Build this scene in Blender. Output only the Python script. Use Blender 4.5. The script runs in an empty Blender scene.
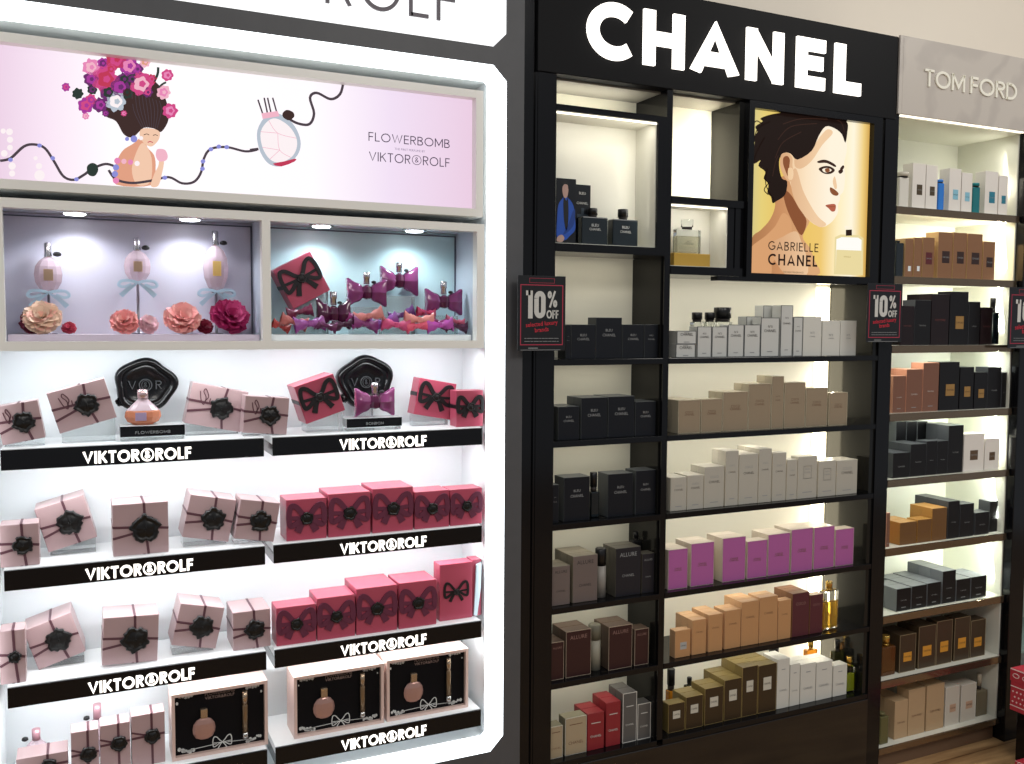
import bpy, bmesh, math, random
from mathutils import Vector, Matrix, noise

# ------------------------------------------------------------------ camera, world, lights
S = bpy.context.scene
C = S.collection
EYE = 1.45
AR = Vector((0.90475929, -0.42587762, 0.00623527))
AU = Vector((0.021359, 0.05998757, 0.99797058))
AW = Vector((0.42538737, 0.90278998, -0.06337063))
FPX = 921.28
cam = bpy.data.cameras.new('camera'); cam_o = bpy.data.objects.new('camera', cam); C.objects.link(cam_o)
cam.sensor_width = 36.0; cam.lens = FPX / 1024 * 36.0; cam.clip_start = 0.05
M = Matrix(((AR.x, AU.x, -AW.x, 0), (AR.y, AU.y, -AW.y, 0), (AR.z, AU.z, -AW.z, EYE), (0, 0, 0, 1)))
cam_o.matrix_world = M
S.camera = cam_o
S.view_settings.view_transform = 'Standard'; S.view_settings.look = 'None'
S.view_settings.exposure = 0.0; S.view_settings.gamma = 1.0; S.view_settings.use_curve_mapping = False
world = bpy.data.worlds.new('world'); S.world = world; world.use_nodes = True
bg = world.node_tree.nodes['Background']; bg.inputs[0].default_value = (0.88, 0.93, 1.0, 1); bg.inputs[1].default_value = 0.31

def area(name, loc, aim, sx, sy, power, col=(1, 1, 1), spread=180):
    l = bpy.data.lights.new(name, 'AREA'); l.shape = 'RECTANGLE'; l.size = sx; l.size_y = sy
    l.energy = power; l.color = col; l.spread = math.radians(spread)
    o = bpy.data.objects.new(name, l); C.objects.link(o); o.location = loc
    o.rotation_euler = Vector(aim).to_track_quat('-Z', 'Y').to_euler()
    return o
# shop ceiling light panels above and behind the photographer
for sx_, sy_ in ((-0.9, -0.6), (1.5, -0.6), (3.6, 0.2)):
    area('unseen_ceiling_light', (sx_, sy_, 3.1), (0, 0.35, -1), 1.2, 0.6, 26, (1.0, 0.95, 0.88))
area('unseen_ceiling_light', (2.7, 1.2, 3.15), (0, .9, -1), 1.2, .3, 4.5, (1.0, .95, .88))  # unseen ceiling lamp added to brighten the wall top and header
ROOM = (1.0, 0.93, 0.80)
WHT = (0.93, 0.98, 1.0)
VRZ = (1.189, 0.940, 0.694, 0.462)                # shelf tops, white cabinet
CHZ = (1.357, 1.142, 0.922, 0.697, 0.494, 0.275)  # shelf tops, black cabinet
TFZ = (1.824, 1.606, 1.388, 1.171, 0.959, 0.736, 0.516, 0.302, 0.078)
# strips hidden behind the shelf lips of the white cabinet
for z in (1.386,) + tuple(v - 0.046 for v in VRZ[:3]):
    area('shelf_led', (0.115, 2.16, z - 0.004), (0, 0.35, -1), 0.50, 0.015, 0.85, WHT)
    area('shelf_led', (0.655, 2.16, z - 0.004), (0, 0.35, -1), 0.50, 0.015, 0.85, WHT)
# strips of the black cabinet: one under each shelf, one upright at the right edge of the back
for z in (1.574,) + tuple(v - 0.018 for v in CHZ[:5]):
    area('shelf_led', (1.85, 2.20, z - 0.004), (0, 0.25, -1), 0.72, 0.012, 0.40, (1, 0.94, 0.82))
for z in (1.636,) + tuple(v - 0.018 for v in CHZ[:5]):
    area('shelf_led', (1.28, 2.19, z - 0.004), (0, 0.2, -1), 0.30, 0.012, 0.13, (1, 0.93, 0.78))

def at(x, y, Y):
    """world point on the plane at distance Y seen at that place of the photograph"""
    d = AW * FPX + AR * (x - 512) - AU * (y - 382)
    q = d * (Y / d.y)
    return Vector((q.x, q.y, q.z + EYE))
def xz(x, y, Y):
    q = at(x, y, Y); return (q.x, q.z)

# ------------------------------------------------------------------ materials
def lin(h):
    h = h.lstrip('#'); v = [int(h[i:i + 2], 16) / 255 for i in (0, 2, 4)]
    return tuple(c / 12.92 if c <= 0.04045 else ((c + 0.055) / 1.055) ** 2.4 for c in v) + (1,)
MATS = {}
def mat(name, col, rough=0.5, metal=0.0, emit=None, es=0.0, trans=0.0, alpha=1.0, ior=1.45, coat=0.0, vary=0.0, scale=20, spec=.5):
    if name in MATS: return MATS[name]
    m = bpy.data.materials.new(name); m.use_nodes = True
    nt = m.node_tree; b = nt.nodes['Principled BSDF']
    c = lin(col) if isinstance(col, str) else col
    b.inputs['Base Color'].default_value = c
    b.inputs['Roughness'].default_value = rough; b.inputs['Metallic'].default_value = metal
    b.inputs['IOR'].default_value = ior; b.inputs['Specular IOR Level'].default_value = spec; b.inputs['Transmission Weight'].default_value = trans
    b.inputs['Alpha'].default_value = alpha; b.inputs['Coat Weight'].default_value = coat
    if emit is not None:
        b.inputs['Emission Color'].default_value = lin(emit) if isinstance(emit, str) else emit
        b.inputs['Emission Strength'].default_value = es
    if vary:
        n = nt.nodes.new('ShaderNodeTexNoise'); n.inputs['Scale'].default_value = scale
        tc = nt.nodes.new('ShaderNodeTexCoord'); nt.links.new(tc.outputs['Object'], n.inputs['Vector'])
        r = nt.nodes.new('ShaderNodeValToRGB')
        r.color_ramp.elements[0].position = .3; r.color_ramp.elements[1].position = .7
        r.color_ramp.elements[0].color = tuple(v * (1 - vary) for v in c[:3]) + (1,)
        r.color_ramp.elements[1].color = tuple(min(1, v * (1 + vary)) for v in c[:3]) + (1,)
        nt.links.new(n.outputs['Fac'], r.inputs['Fac']); nt.links.new(r.outputs['Color'], b.inputs['Base Color'])
    MATS[name] = m
    return m
def emis(name, col, s):
    return mat(name, '#202020', 0.4, emit=col, es=s)

# ------------------------------------------------------------------ mesh building
class MB:
    def __init__(s): s.bm = bmesh.new()
    def face(s, vs, mi=0, smooth=False):
        try:
            f = s.bm.faces.new(vs); f.material_index = mi; f.smooth = smooth; return f
        except ValueError: return None
    def box(s, x0, x1, y0, y1, z0, z1, mi=0, rot=None, piv=None):
        P = [Vector(p) for p in ((x0, y0, z0), (x1, y0, z0), (x1, y1, z0), (x0, y1, z0), (x0, y0, z1), (x1, y0, z1), (x1, y1, z1), (x0, y1, z1))]
        if rot is not None:
            pv = Vector(piv); P = [rot @ (p - pv) + pv for p in P]
        v = [s.bm.verts.new(p) for p in P]
        for q in ((0, 1, 5, 4), (1, 2, 6, 5), (2, 3, 7, 6), (3, 0, 4, 7), (4, 5, 6, 7), (3, 2, 1, 0)):
            s.face([v[i] for i in q], mi)
        return s
    def bbox(s, x0, x1, y0, y1, z0, z1, b=0.001, mi=0):
        """box with bevelled edges"""
        t = bmesh.new(); bmesh.ops.create_cube(t, size=1)
        for v in t.verts:
            v.co = Vector(((x0 + x1) / 2 + v.co.x * (x1 - x0), (y0 + y1) / 2 + v.co.y * (y1 - y0), (z0 + z1) / 2 + v.co.z * (z1 - z0)))
        bmesh.ops.bevel(t, geom=list(t.edges), offset=b, segments=2, affect='EDGES', profile=0.5)
        s.merge(t, mi); return s
    def merge(s, t, mi=0, smooth=False):
        mp = {v: s.bm.verts.new(v.co) for v in t.verts}
        for f in t.faces: s.face([mp[v] for v in f.verts], mi, smooth or f.smooth)
        t.free()
    def poly(s, pts, y, mi=0):
        """flat outline (x, z) at distance y"""
        v = [s.bm.verts.new((p[0], y, p[1])) for p in pts]
        f = s.face(v, mi)
        if f:
            f.normal_update()
            if f.normal.y > 0: f.normal_flip()
        return s
    def prism(s, pts, y0, y1, mi=0):
        a = sum(pts[i][0] * pts[(i + 1) % len(pts)][1] - pts[(i + 1) % len(pts)][0] * pts[i][1] for i in range(len(pts)))
        if a < 0: pts = pts[::-1]
        A = [s.bm.verts.new((p[0], y0, p[1])) for p in pts]; B = [s.bm.verts.new((p[0], y1, p[1])) for p in pts]
        s.face(A, mi); s.face(B[::-1], mi)
        n = len(pts)
        for i in range(n): s.face([A[(i + 1) % n], A[i], B[i], B[(i + 1) % n]], mi)
        return s
    def stroke(s, pts, w, y0, y1, mi=0, closed=False, zc=None):
        """thick line through (x, z) points"""
        n = len(pts); P = [Vector((p[0], p[1])) for p in pts]
        L = []; R = []
        for i in range(n):
            a = P[i - 1] if (i > 0 or closed) else None; b = P[(i + 1) % n] if (i < n - 1 or closed) else None
            d1 = (P[i] - a).normalized() if a is not None and (P[i] - a).length > 1e-9 else None
            d2 = (b - P[i]).normalized() if b is not None and (b - P[i]).length > 1e-9 else None
            d1 = d1 or d2; d2 = d2 or d1
            t = (d1 + d2); t = t.normalized() if t.length > 1e-6 else d1
            nn = Vector((-t.y, t.x)); k = 1 / max(0.5, nn.dot(Vector((-d1.y, d1.x))))
            ww = w[i] if isinstance(w, (list, tuple)) else w
            L.append(P[i] + nn * ww / 2 * k); R.append(P[i] - nn * ww / 2 * k)
        m = n if closed else n - 1
        for i in range(m):
            j = (i + 1) % n
            q = [(R[i].x, R[i].y), (R[j].x, R[j].y), (L[j].x, L[j].y), (L[i].x, L[i].y)]
            if zc: q = [(a_, min(zc[1], max(zc[0], b_))) for a_, b_ in q]
            if y1 is None: s.poly(q, y0, mi)
            else: s.prism(q, y0, y1, mi)
        return s
    def lathe(s, prof, n=24, c=(0, 0, 0), sx=1, sy=1, mi=0, smooth=True, ph=0.0):
        rings = []
        for r, z in prof:
            rings.append([s.bm.verts.new((c[0] + sx * r * math.cos(ph + 2 * math.pi * i / n), c[1] + sy * r * math.sin(ph + 2 * math.pi * i / n), c[2] + z)) for i in range(n)])
        for a, b in zip(rings, rings[1:]):
            for i in range(n): s.face([a[i], a[(i + 1) % n], b[(i + 1) % n], b[i]], mi, smooth)
        s.face(rings[0][::-1], mi); s.face(rings[-1], mi)
        return s
    def rod(s, a, b, r, n=10, mi=0):
        a = Vector(a); b = Vector(b); q = (b - a).to_track_quat('Z', 'Y')
        A = [s.bm.verts.new(a + q @ Vector((r * math.cos(2 * math.pi * i / n), r * math.sin(2 * math.pi * i / n), 0))) for i in range(n)]
        B = [s.bm.verts.new(b + q @ Vector((r * math.cos(2 * math.pi * i / n), r * math.sin(2 * math.pi * i / n), 0))) for i in range(n)]
        for i in range(n): s.face([A[i], A[(i + 1) % n], B[(i + 1) % n], B[i]], mi, True)
        s.face(A[::-1], mi); s.face(B, mi)
        return s
    def grid(s, fn, nu, nv, mi=0, smooth=True):
        g = [[s.bm.verts.new(fn(i / nu, j / nv)) for j in range(nv + 1)] for i in range(nu + 1)]
        for i in range(nu):
            for j in range(nv): s.face([g[i][j], g[i + 1][j], g[i + 1][j + 1], g[i][j + 1]], mi, smooth)
        return s
    def mesh(s, name, mats):
        me = bpy.data.meshes.new(name); s.bm.to_mesh(me); s.bm.free()
        for m in (mats if isinstance(mats, (list, tuple)) else [mats]): me.materials.append(m)
        return me
    def build(s, name, mats, parent=None, loc=(0, 0, 0), rot=(0, 0, 0)):
        return link(name, s.mesh(name, mats), parent, loc, rot)
def link(name, me, parent=None, loc=(0, 0, 0), rot=(0, 0, 0)):
    o = bpy.data.objects.new(name, me); C.objects.link(o); o.location = loc; o.rotation_euler = rot
    if parent is not None: o.parent = parent
    return o
def tag(o, label=None, cat=None, group=None, kind=None):
    if label: o['label'] = label
    if cat: o['category'] = cat
    if group: o['group'] = group
    if kind: o['kind'] = kind
    return o
def thing(name, label, cat, loc=(0, 0, 0), rot=(0, 0, 0), group=None):
    o = bpy.data.objects.new(name, None); o.empty_display_size = 0.02; C.objects.link(o); o.location = loc; o.rotation_euler = rot
    return tag(o, label, cat, group)
def copy_tree(o, parent=None):
    c = o.copy(); C.objects.link(c); c.parent = parent
    for ch in list(o.children): copy_tree(ch, c)
    return c
def smooth_pts(P, k=5, closed=True):
    out = []; n = len(P)
    rng = range(n if closed else n - 1)
    for i in rng:
        g = lambda j: Vector(P[j % n]) if closed else Vector(P[max(0, min(n - 1, j))])
        a, b, c, d = g(i - 1), g(i), g(i + 1), g(i + 2)
        for t in range(k):
            t /= k
            out.append(tuple(0.5 * ((2 * b) + (c - a) * t + (2 * a - 5 * b + 4 * c - d) * t * t + (3 * b - a - 3 * c + d) * t ** 3)))
    if not closed: out.append(tuple(P[-1]))
    return out
def arc(cx, cy, rx, ry, a0, a1, n=14):
    return [(cx + rx * math.cos(math.radians(a0 + (a1 - a0) * i / n)), cy + ry * math.sin(math.radians(a0 + (a1 - a0) * i / n))) for i in range(n + 1)]

# ---- geometric sans capitals drawn as strokes: (width, [polyline, ...]) at cap height 1
def glyph(ch, w):
    h = w / 2; t = 1 - h
    G = {
     'I': (w, [[(h, 0), (h, 1)]]),
     'V': (.80, [[(h * .8, 1), (.40, h * .4), (.80 - h * .8, 1)]]),
     'K': (.68, [[(h, 0), (h, 1)], [(.66 - h * .6, 1), (h + w * .3, .43)], [(.24, .58), (.68 - h * .6, 0)]]),
     'T': (.62, [[(0, t), (.62, t)], [(.31, 0), (.31, t)]]),
     'R': (.62, [[(h, 0), (h, 1)], [(h, t), (.33, t)] + arc(.33, .73, .27 - h + .02, .27 - h, 90, -90, 10) + [(h, .46 + h)], [(.30, .46), (.60 - h * .4, 0)]]),
     'L': (.50, [[(h, 1), (h, 0)], [(h, h), (.50, h)]]),
     'F': (.52, [[(h, 0), (h, 1)], [(h, t), (.52, t)], [(h, .50), (.48, .50)]]),
     'E': (.54, [[(h, 0), (h, 1)], [(h, t), (.54, t)], [(h, .52), (.50, .52)], [(h, h), (.54, h)]]),
     'H': (.74, [[(h, 0), (h, 1)], [(.74 - h, 0), (.74 - h, 1)], [(h, .50), (.74 - h, .50)]]),
     'A': (.84, [[(h * .8, 0), (.42, 1 - h * .3), (.84 - h * .8, 0)], [(.18, .28), (.66, .28)]]),
     'N': (.76, [[(h, 0), (h, 1)], [(.76 - h, 0), (.76 - h, 1)], [(h, 1 - h * .3), (.76 - h, h * .3)]]),
     'M': (.90, [[(h, 0), (h, 1)], [(.90 - h, 0), (.90 - h, 1)], [(h, 1 - h * .3), (.45, .22), (.90 - h, 1 - h * .3)]]),
     'W': (1.14, [[(h * .8, 1), (.32, h * .4), (.57, 1 - h * .5), (.82, h * .4), (1.14 - h * .8, 1)]]),
     'O': (1.0, [arc(.5, .5, .5 - h, .5 - h, 0, 360, 32)]),
     'C': (.86, [arc(.5, .5, .5 - h, .5 - h, 48, 312, 28)]),
     'G': (.92, [arc(.5, .5, .5 - h, .5 - h, 48, 352, 28), [(.55, .46), (.94, .46)]]),
     'D': (.76, [[(h, 0), (h, 1)], [(h, t), (.30, t)] + arc(.28, .5, .48 - h, .5 - h, 90, -90, 16) + [(h, h)]]),
     'B': (.62, [[(h, 0), (h, 1)], [(h, t), (.32, t)] + arc(.32, .76, .24 - h + .02, .24 - h, 90, -90, 8) + [(h, .52)], [(.32, .52)] + arc(.33, .27, .29 - h, .27 - h, 90, -90, 8) + [(h, h)]]),
     'S': (.58, [[(.50, .80)] + arc(.29, .74, .25 - h + .02, .26 - h, 35, 245, 8) + arc(.29, .27, .27 - h, .27 - h, 70, -145, 8)]),
     'P': (.58, [[(h, 0), (h, 1)], [(h, t), (.32, t)] + arc(.32, .72, .27 - h, .28 - h, 90, -90, 8) + [(h, .44 + h)]]),
     'U': (.70, [[(h, 1), (h, .35)] + arc(.35, .35, .35 - h, .35 - h, 180, 360, 12) + [(.70 - h, 1)]]),
     '1': (.36, [[(.36 - h, 0), (.36 - h, 1)], [(.04, 1 - h * .8), (.36 - h, 1 - h * .8)]]),
     '0': (.54, [[(h, .72), (h, .28)] + arc(.27, .27, .27 - h, .27 - h, 180, 360, 10) + [(.54 - h, .72)] + arc(.27, .73, .27 - h, .27 - h, 0, 180, 10)]),
     '%': (.80, [arc(.17, .77, .17 - h * .8, .23 - h * .8, 0, 360, 12), arc(.63, .23, .17 - h * .8, .23 - h * .8, 0, 360, 12), [(.18, 0), (.62, 1)]]),
     '&': (1.12, [arc(.56, .5, .54 - w * .3, .54 - w * .3, 0, 360, 28), [(.74, .28), (.46, .62)] + arc(.55, .68, .10, .10, 180, 0, 8) + [(.62, .60), (.44, .44)] + arc(.52, .36, .12, .10, 150, 330, 8) + [(.74, .46)]]),
     ' ': (.34, []),
    }
    return G[ch]
def letters(b, text, x0, x1, z0, z1, w, y0, y1, mi=0, gap=0.14):
    """capitals filling the rectangle x0..x1, z0..z1"""
    H = z1 - z0; tot = sum(glyph(c, w)[0] for c in text) + gap * (len(text) - 1)
    k = (x1 - x0) / (tot * H); x = 0
    for c in text:
        wd, st = glyph(c, w)
        ww = w * (.62 if c == '&' else .8 if c == '%' else 1)
        for pl in st:
            b.stroke([(x0 + (x + p[0]) * H * k, z0 + p[1] * H) for p in pl], ww * H * (1 + k) / 2, y0, y1, mi, zc=(z0, z1) if c not in 'OCGQSU0%&BD' else None)
        x += wd + gap
    return b
TEXTS = {}
def text_mesh(s, m, size=1.0, offset=0.0, align='CENTER'):
    key = (s, m.name, size, offset, align)
    if key in TEXTS: return TEXTS[key]
    cu = bpy.data.curves.new('t', 'FONT'); cu.body = s; cu.size = size; cu.offset = offset; cu.align_x = align; cu.resolution_u = 2
    cu.fill_mode = 'FRONT'
    o = bpy.data.objects.new('t', cu); C.objects.link(o)
    dg = bpy.context.evaluated_depsgraph_get(); dg.update()
    me = bpy.data.meshes.new_from_object(o.evaluated_get(dg)); bpy.data.objects.remove(o)
    me.transform(Matrix.Rotation(math.radians(90), 4, 'X')); me.materials.clear(); me.materials.append(m); me.name = 'printed_text'
    TEXTS[key] = me
    return me

# ------------------------------------------------------------------ colours
m_black = mat('gloss_black', '#0c0c0f', 0.14, spec=.4)
m_blackl = mat('black_laminate', '#1c1d20', 0.35, vary=.06)
m_smoke = mat('dark_mirror', '#191918', 0.12, spec=.35)
m_surr = mat('charcoal_panel', '#505154', 0.45, vary=.05)
m_white = mat('white_board', '#e6eaec', 0.35)
m_pale = mat('pale_lacquer', '#f1f0ea', 0.3)
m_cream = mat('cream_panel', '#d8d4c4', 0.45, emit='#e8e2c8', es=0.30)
m_tfw0 = mat('soft_grey_board', '#8d8a80', .5)
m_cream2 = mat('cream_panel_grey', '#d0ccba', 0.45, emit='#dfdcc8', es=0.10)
m_glow = emis('led_white', '#f4fbff', 4.0)
m_glowsoft = emis('lit_opal_white', '#f6fbff', 1.6)
m_warmled = emis('led_warm', '#fff1cc', 7.0)
m_letter = emis('lit_letter', '#fff8ee', 2.4)
m_inkw = mat('white_ink', '#c9c9c4', .6)
m_inkg = mat('silver_ink', '#8d8f90', .5)
m_inkd = mat('dark_ink', '#2c2826', .6)
m_inkb = mat('brown_ink', '#6a4a34', .6)
m_glass = mat('clear_glass', '#f2f6f6', 0.03, trans=1.0, ior=1.3)
m_acryl = mat('clear_acrylic', '#eef4f4', 0.08, trans=0.85, ior=1.2)
m_steel = mat('polished_steel', '#c8c8c6', 0.18, metal=1.0)
m_gold = mat('pale_gold', '#d8b25c', 0.25, metal=0.9)
m_floor = mat('oak_laminate', '#a9845c', 0.35)

def wood(m):
    nt = m.node_tree; b = nt.nodes['Principled BSDF']
    tc = nt.nodes.new('ShaderNodeTexCoord'); mp = nt.nodes.new('ShaderNodeMapping'); mp.inputs['Scale'].default_value = (1.2, 9, 1)
    mp.inputs['Rotation'].default_value = (0, 0, math.radians(-4))
    n = nt.nodes.new('ShaderNodeTexNoise'); n.inputs['Scale'].default_value = 3; n.inputs['Detail'].default_value = 8
    br = nt.nodes.new('ShaderNodeTexBrick'); br.inputs['Scale'].default_value = 1; br.inputs['Brick Width'].default_value = 1.2
    br.inputs['Row Height'].default_value = .19; br.inputs['Mortar Size'].default_value = .0016
    br.inputs['Color1'].default_value = (.9, .9, .9, 1); br.inputs['Color2'].default_value = (1.1, 1.08, 1.05, 1); br.inputs['Mortar'].default_value = (.35, .3, .25, 1)
    r = nt.nodes.new('ShaderNodeValToRGB'); r.color_ramp.elements[0].color = lin('#7d5c3c'); r.color_ramp.elements[1].color = lin('#c6a274')
    r.color_ramp.elements[0].position = .3; r.color_ramp.elements[1].position = .7
    mx = nt.nodes.new('ShaderNodeMix'); mx.data_type = 'RGBA'; mx.blend_type = 'MULTIPLY'; mx.inputs[0].default_value = 1
    L = nt.links.new
    L(tc.outputs['Object'], mp.inputs['Vector']); L(mp.outputs['Vector'], n.inputs['Vector']); L(tc.outputs['Object'], br.inputs['Vector'])
    L(n.outputs['Fac'], r.inputs['Fac']); L(r.outputs['Color'], mx.inputs[6]); L(br.outputs['Color'], mx.inputs[7]); L(mx.outputs[2], b.inputs['Base Color'])
wood(m_floor)
def marble():
    m = mat('veined_marble', '#bdb6ad', 0.3); nt = m.node_tree; b = nt.nodes['Principled BSDF']
    tc = nt.nodes.new('ShaderNodeTexCoord'); mp = nt.nodes.new('ShaderNodeMapping'); mp.inputs['Rotation'].default_value = (0, math.radians(-35), 0)
    w = nt.nodes.new('ShaderNodeTexWave'); w.inputs['Scale'].default_value = 2.2; w.inputs['Distortion'].default_value = 14; w.inputs['Detail'].default_value = 4; w.inputs['Detail Scale'].default_value = 1.2
    r = nt.nodes.new('ShaderNodeValToRGB'); r.color_ramp.elements[0].color = lin('#b9b2aa'); r.color_ramp.elements[1].color = lin('#c3bcb3')
    r.color_ramp.elements[0].position = .0; r.color_ramp.elements[1].position = .45
    L = nt.links.new; L(tc.outputs['Object'], mp.inputs['Vector']); L(mp.outputs['Vector'], w.inputs['Vector']); L(w.outputs['Fac'], r.inputs['Fac']); L(r.outputs['Color'], b.inputs['Base Color'])
    return m
m_marble = marble()

# ------------------------------------------------------------------ room
FY = 2.12
tag(MB().box(-3.5, 6, -3.5, 2.5, -0.05, -0.0004).build('floor', m_floor), kind='structure')
tag(MB().box(-3.5, 6, 2.42, 2.52, 0.0, 3.4).build('wall_back', mat('cream_wall', '#f0e6d6', 0.8, vary=.02, scale=3)), kind='structure')

# ------------------------------------------------------------------ white cabinet (left)
vr = thing('display_cabinet', 'white glowing cabinet with charcoal surround, leftmost of the wall cabinets', 'cabinet', (0.4, FY, 0))
def P_(b, name, m, o=vr): return b.build(name, m, o, (-o.location[0], -o.location[1], -o.location[2]))
XL, XR, ZT, ZB = -0.165, 0.935, 2.049, 0.382         # inner opening
def ring(b, outer, inner, y0, y1, mi=0):
    """panel with a hole; both outlines have the same number of points"""
    n = len(outer)
    for i in range(n):
        j = (i + 1) % n
        b.prism([outer[i], outer[j], inner[j], inner[i]], y0, y1, mi)
ch = .036
o_oct = [(-.21 + ch, .345), (.978 - ch, .345), (.978, .345 + ch), (.978, 2.086 - ch), (.978 - ch, 2.086), (-.21 + ch, 2.086), (-.21, 2.086 - ch), (-.21, .345 + ch)]
o_rec = [(-.40, 0), (1.02, 0), (1.02, .10), (1.02, 2.108), (1.02, 2.108), (-.40, 2.108), (-.40, 2.108), (-.40, .10)]
c2 = .010
i_rec = [(XL + c2, ZB), (XR - c2, ZB), (XR, ZB + c2), (XR, ZT - c2), (XR - c2, ZT), (XL + c2, ZT), (XL, ZT - c2), (XL, ZB + c2)]
b = MB(); ring(b, o_rec, o_oct, FY - .004, FY + .03)
P_(b, 'surround_panel', m_surr)
b = MB(); ring(b, o_oct, i_rec, FY - .002, FY + .02); P_(b, 'glowing_border', m_glow)
# header above: white lit sign panel framed in charcoal
b = MB()
hz = 2.13; hx = .977; top = 2.42
b.box(-.40, 1.02, FY - .004, FY + .03, 2.108, 2.13); b.box(.977, 1.02, FY - .004, FY + .03, 2.13, top)
b.prism([(.941, 2.13), (.977, 2.13), (.977, 2.166)], FY - .004, FY + .03)
b.box(1.02, 1.026, FY - .004, FY + .02, 0, top)
P_(b, 'header_frame', m_surr)
hp = P_(MB().prism([(-.40, hz), (.941, hz), (hx, 2.166), (hx, top), (-.40, top)], FY, FY + .02), 'header_panel', emis('lit_header', '#fdfeff', 1.3))
b = MB(); letters(b, 'VIKTOR&ROLF', -.10, .843, 2.173, 2.277, .088, FY - .0055, FY - .0005, gap=.22)
b.build('lettering', mat('grey_letter', '#6d6870', .5), hp)
# carcass
b = MB()
b.box(XL - .02, XR + .02, 2.300, 2.318, ZB - .02, ZT + .02)
P_(b, 'back_panel', m_white)
b = MB(); b.box(XL - .02, XL, FY + .02, 2.30, ZB, ZT); P_(b, 'side_panel', m_white)
b = MB(); b.box(XR, XR + .02, FY + .02, 2.30, ZB, ZT); P_(b, 'side_panel', m_white)
P_(MB().box(XL, XR, FY + .02, 2.30, ZT, ZT + .02), 'top_panel', m_white)
P_(MB().box(XL, XR, FY + .02, 2.30, ZB - .02, ZB), 'bottom_panel', m_white)
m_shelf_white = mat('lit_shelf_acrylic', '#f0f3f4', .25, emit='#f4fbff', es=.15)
for k, z in enumerate(VRZ):
    for s, (xa, xb, ta, tb) in enumerate(((-.147, .377, .004, .220), (.396, .916, .551, .767))):
        P_(MB().bbox(xa, xb, FY + .004, 2.298, z - .018, z, .001), 'shelf', m_shelf_white)
        f = P_(MB().bbox(xa, xb, FY - .002, FY + .004, z - .044, z - .002, .0008).box(xa, xa + .004, FY + .004, 2.27, z - .044, z - .018).box(xb - .004, xb, FY + .004, 2.27, z - .044, z - .018), 'shelf_fascia', m_black)
        b = MB(); letters(b, 'VIKTOR&ROLF', ta, tb, z - .039, z - .013, .20, FY - .0042, FY - .0022, gap=.10)
        b.build('lettering', m_letter, f)
# ---- light box with the flower picture
lb = thing('light_box', 'long pink light box picturing a woman with flowers in her hair', 'light box', (.39, FY, 1.713))
def PL(b, name, m, o=lb): return b.build(name, m, o, (-o.location[0], -o.location[1], -o.location[2]))
b = MB(); x0, x1 = XL + .002, .918
b.box(x0, x1, 2.124, 2.16, 2.003, 2.022); b.box(x0, x1, 2.124, 2.16, 1.714, 1.733); b.box(x0, x0 + .018, 2.124, 2.16, 1.733, 2.003); b.box(.899, x1, 2.124, 2.16, 1.733, 2.003)
PL(b, 'frame', m_pale)
PL(MB().box(x0, x1, 2.16, 2.29, 1.714, 2.022), 'housing', m_pale)

def ramp_mat(name, stops, s, axis='X', lo=0.0, hi=1.0, glow=None):
    """a backlit print: colours run across the print; s is the lamp behind it"""
    m = bpy.data.materials.new(name); m.use_nodes = True; nt = m.node_tree; b = nt.nodes['Principled BSDF']
    tc = nt.nodes.new('ShaderNodeTexCoord'); sp = nt.nodes.new('ShaderNodeSeparateXYZ'); mr = nt.nodes.new('ShaderNodeMapRange')
    mr.inputs[1].default_value = lo; mr.inputs[2].default_value = hi
    r = nt.nodes.new('ShaderNodeValToRGB')
    r.color_ramp.elements[0].position = stops[0][0]; r.color_ramp.elements[0].color = lin(stops[0][1])
    r.color_ramp.elements[1].position = stops[-1][0]; r.color_ramp.elements[1].color = lin(stops[-1][1])
    for p, c in stops[1:-1]:
        e = r.color_ramp.elements.new(p); e.color = lin(c)
    L = nt.links.new
    L(tc.outputs['Object'], sp.inputs[0]); L(sp.outputs[axis], mr.inputs[0]); L(mr.outputs[0], r.inputs[0])
    L(r.outputs[0], b.inputs['Emission Color']); b.inputs['Emission Strength'].default_value = s
    b.inputs['Base Color'].default_value = (.004, .004, .004, 1); b.inputs['Roughness'].default_value = .5; b.inputs['Specular IOR Level'].default_value = .1
    return m
PRN = {}
def ink(h, s=1.0):
    k = (h, s)
    if k not in PRN: PRN[k] = mat('print_' + h.strip('#') + '_%d' % int(s * 10), '#040404', .5, emit=h, es=s, spec=.08)
    return PRN[k]
YP = 2.150
PL(MB().box(x0 + .018, .899, YP, 2.16, 1.733, 2.003), 'print', ramp_mat('flower_print', [(0, '#e6cbe0'), (.10, '#f6e3f2'), (.22, '#fffafd'), (.62, '#fff8fd'), (.80, '#eddcf0'), (1, '#e6c9de')], 1.05, 'X', -.15, .90))
def c1(x, y): return (x / 3.793, y / 3.793)
def c2_(x, y): return (250 + x / 3.531, y / 3.531)
def pic(b, pts, conv, Y, mi, k=4, sm=True):
    q = [xz(*conv(*p), Y) for p in pts]
    if sm: q = smooth_pts(q, k)
    b.poly(q, Y, mi)
def picline(b, pts, conv, Y, w, mi):
    q = smooth_pts([xz(*conv(*p), Y) for p in pts], 5, False); b.stroke(q, w, Y, None, mi)
inks = ['#3f2c2a', '#f3c9ad', '#e2a184', '#4b4048', '#d14a86', '#a83b9a', '#6c2f6c', '#e888b8', '#f2b6c8', '#b9c3cf', '#8e90d8', '#fdf2f4', '#2d3a34', '#c23a58']
b = MB(); Y = YP - .0006
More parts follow.
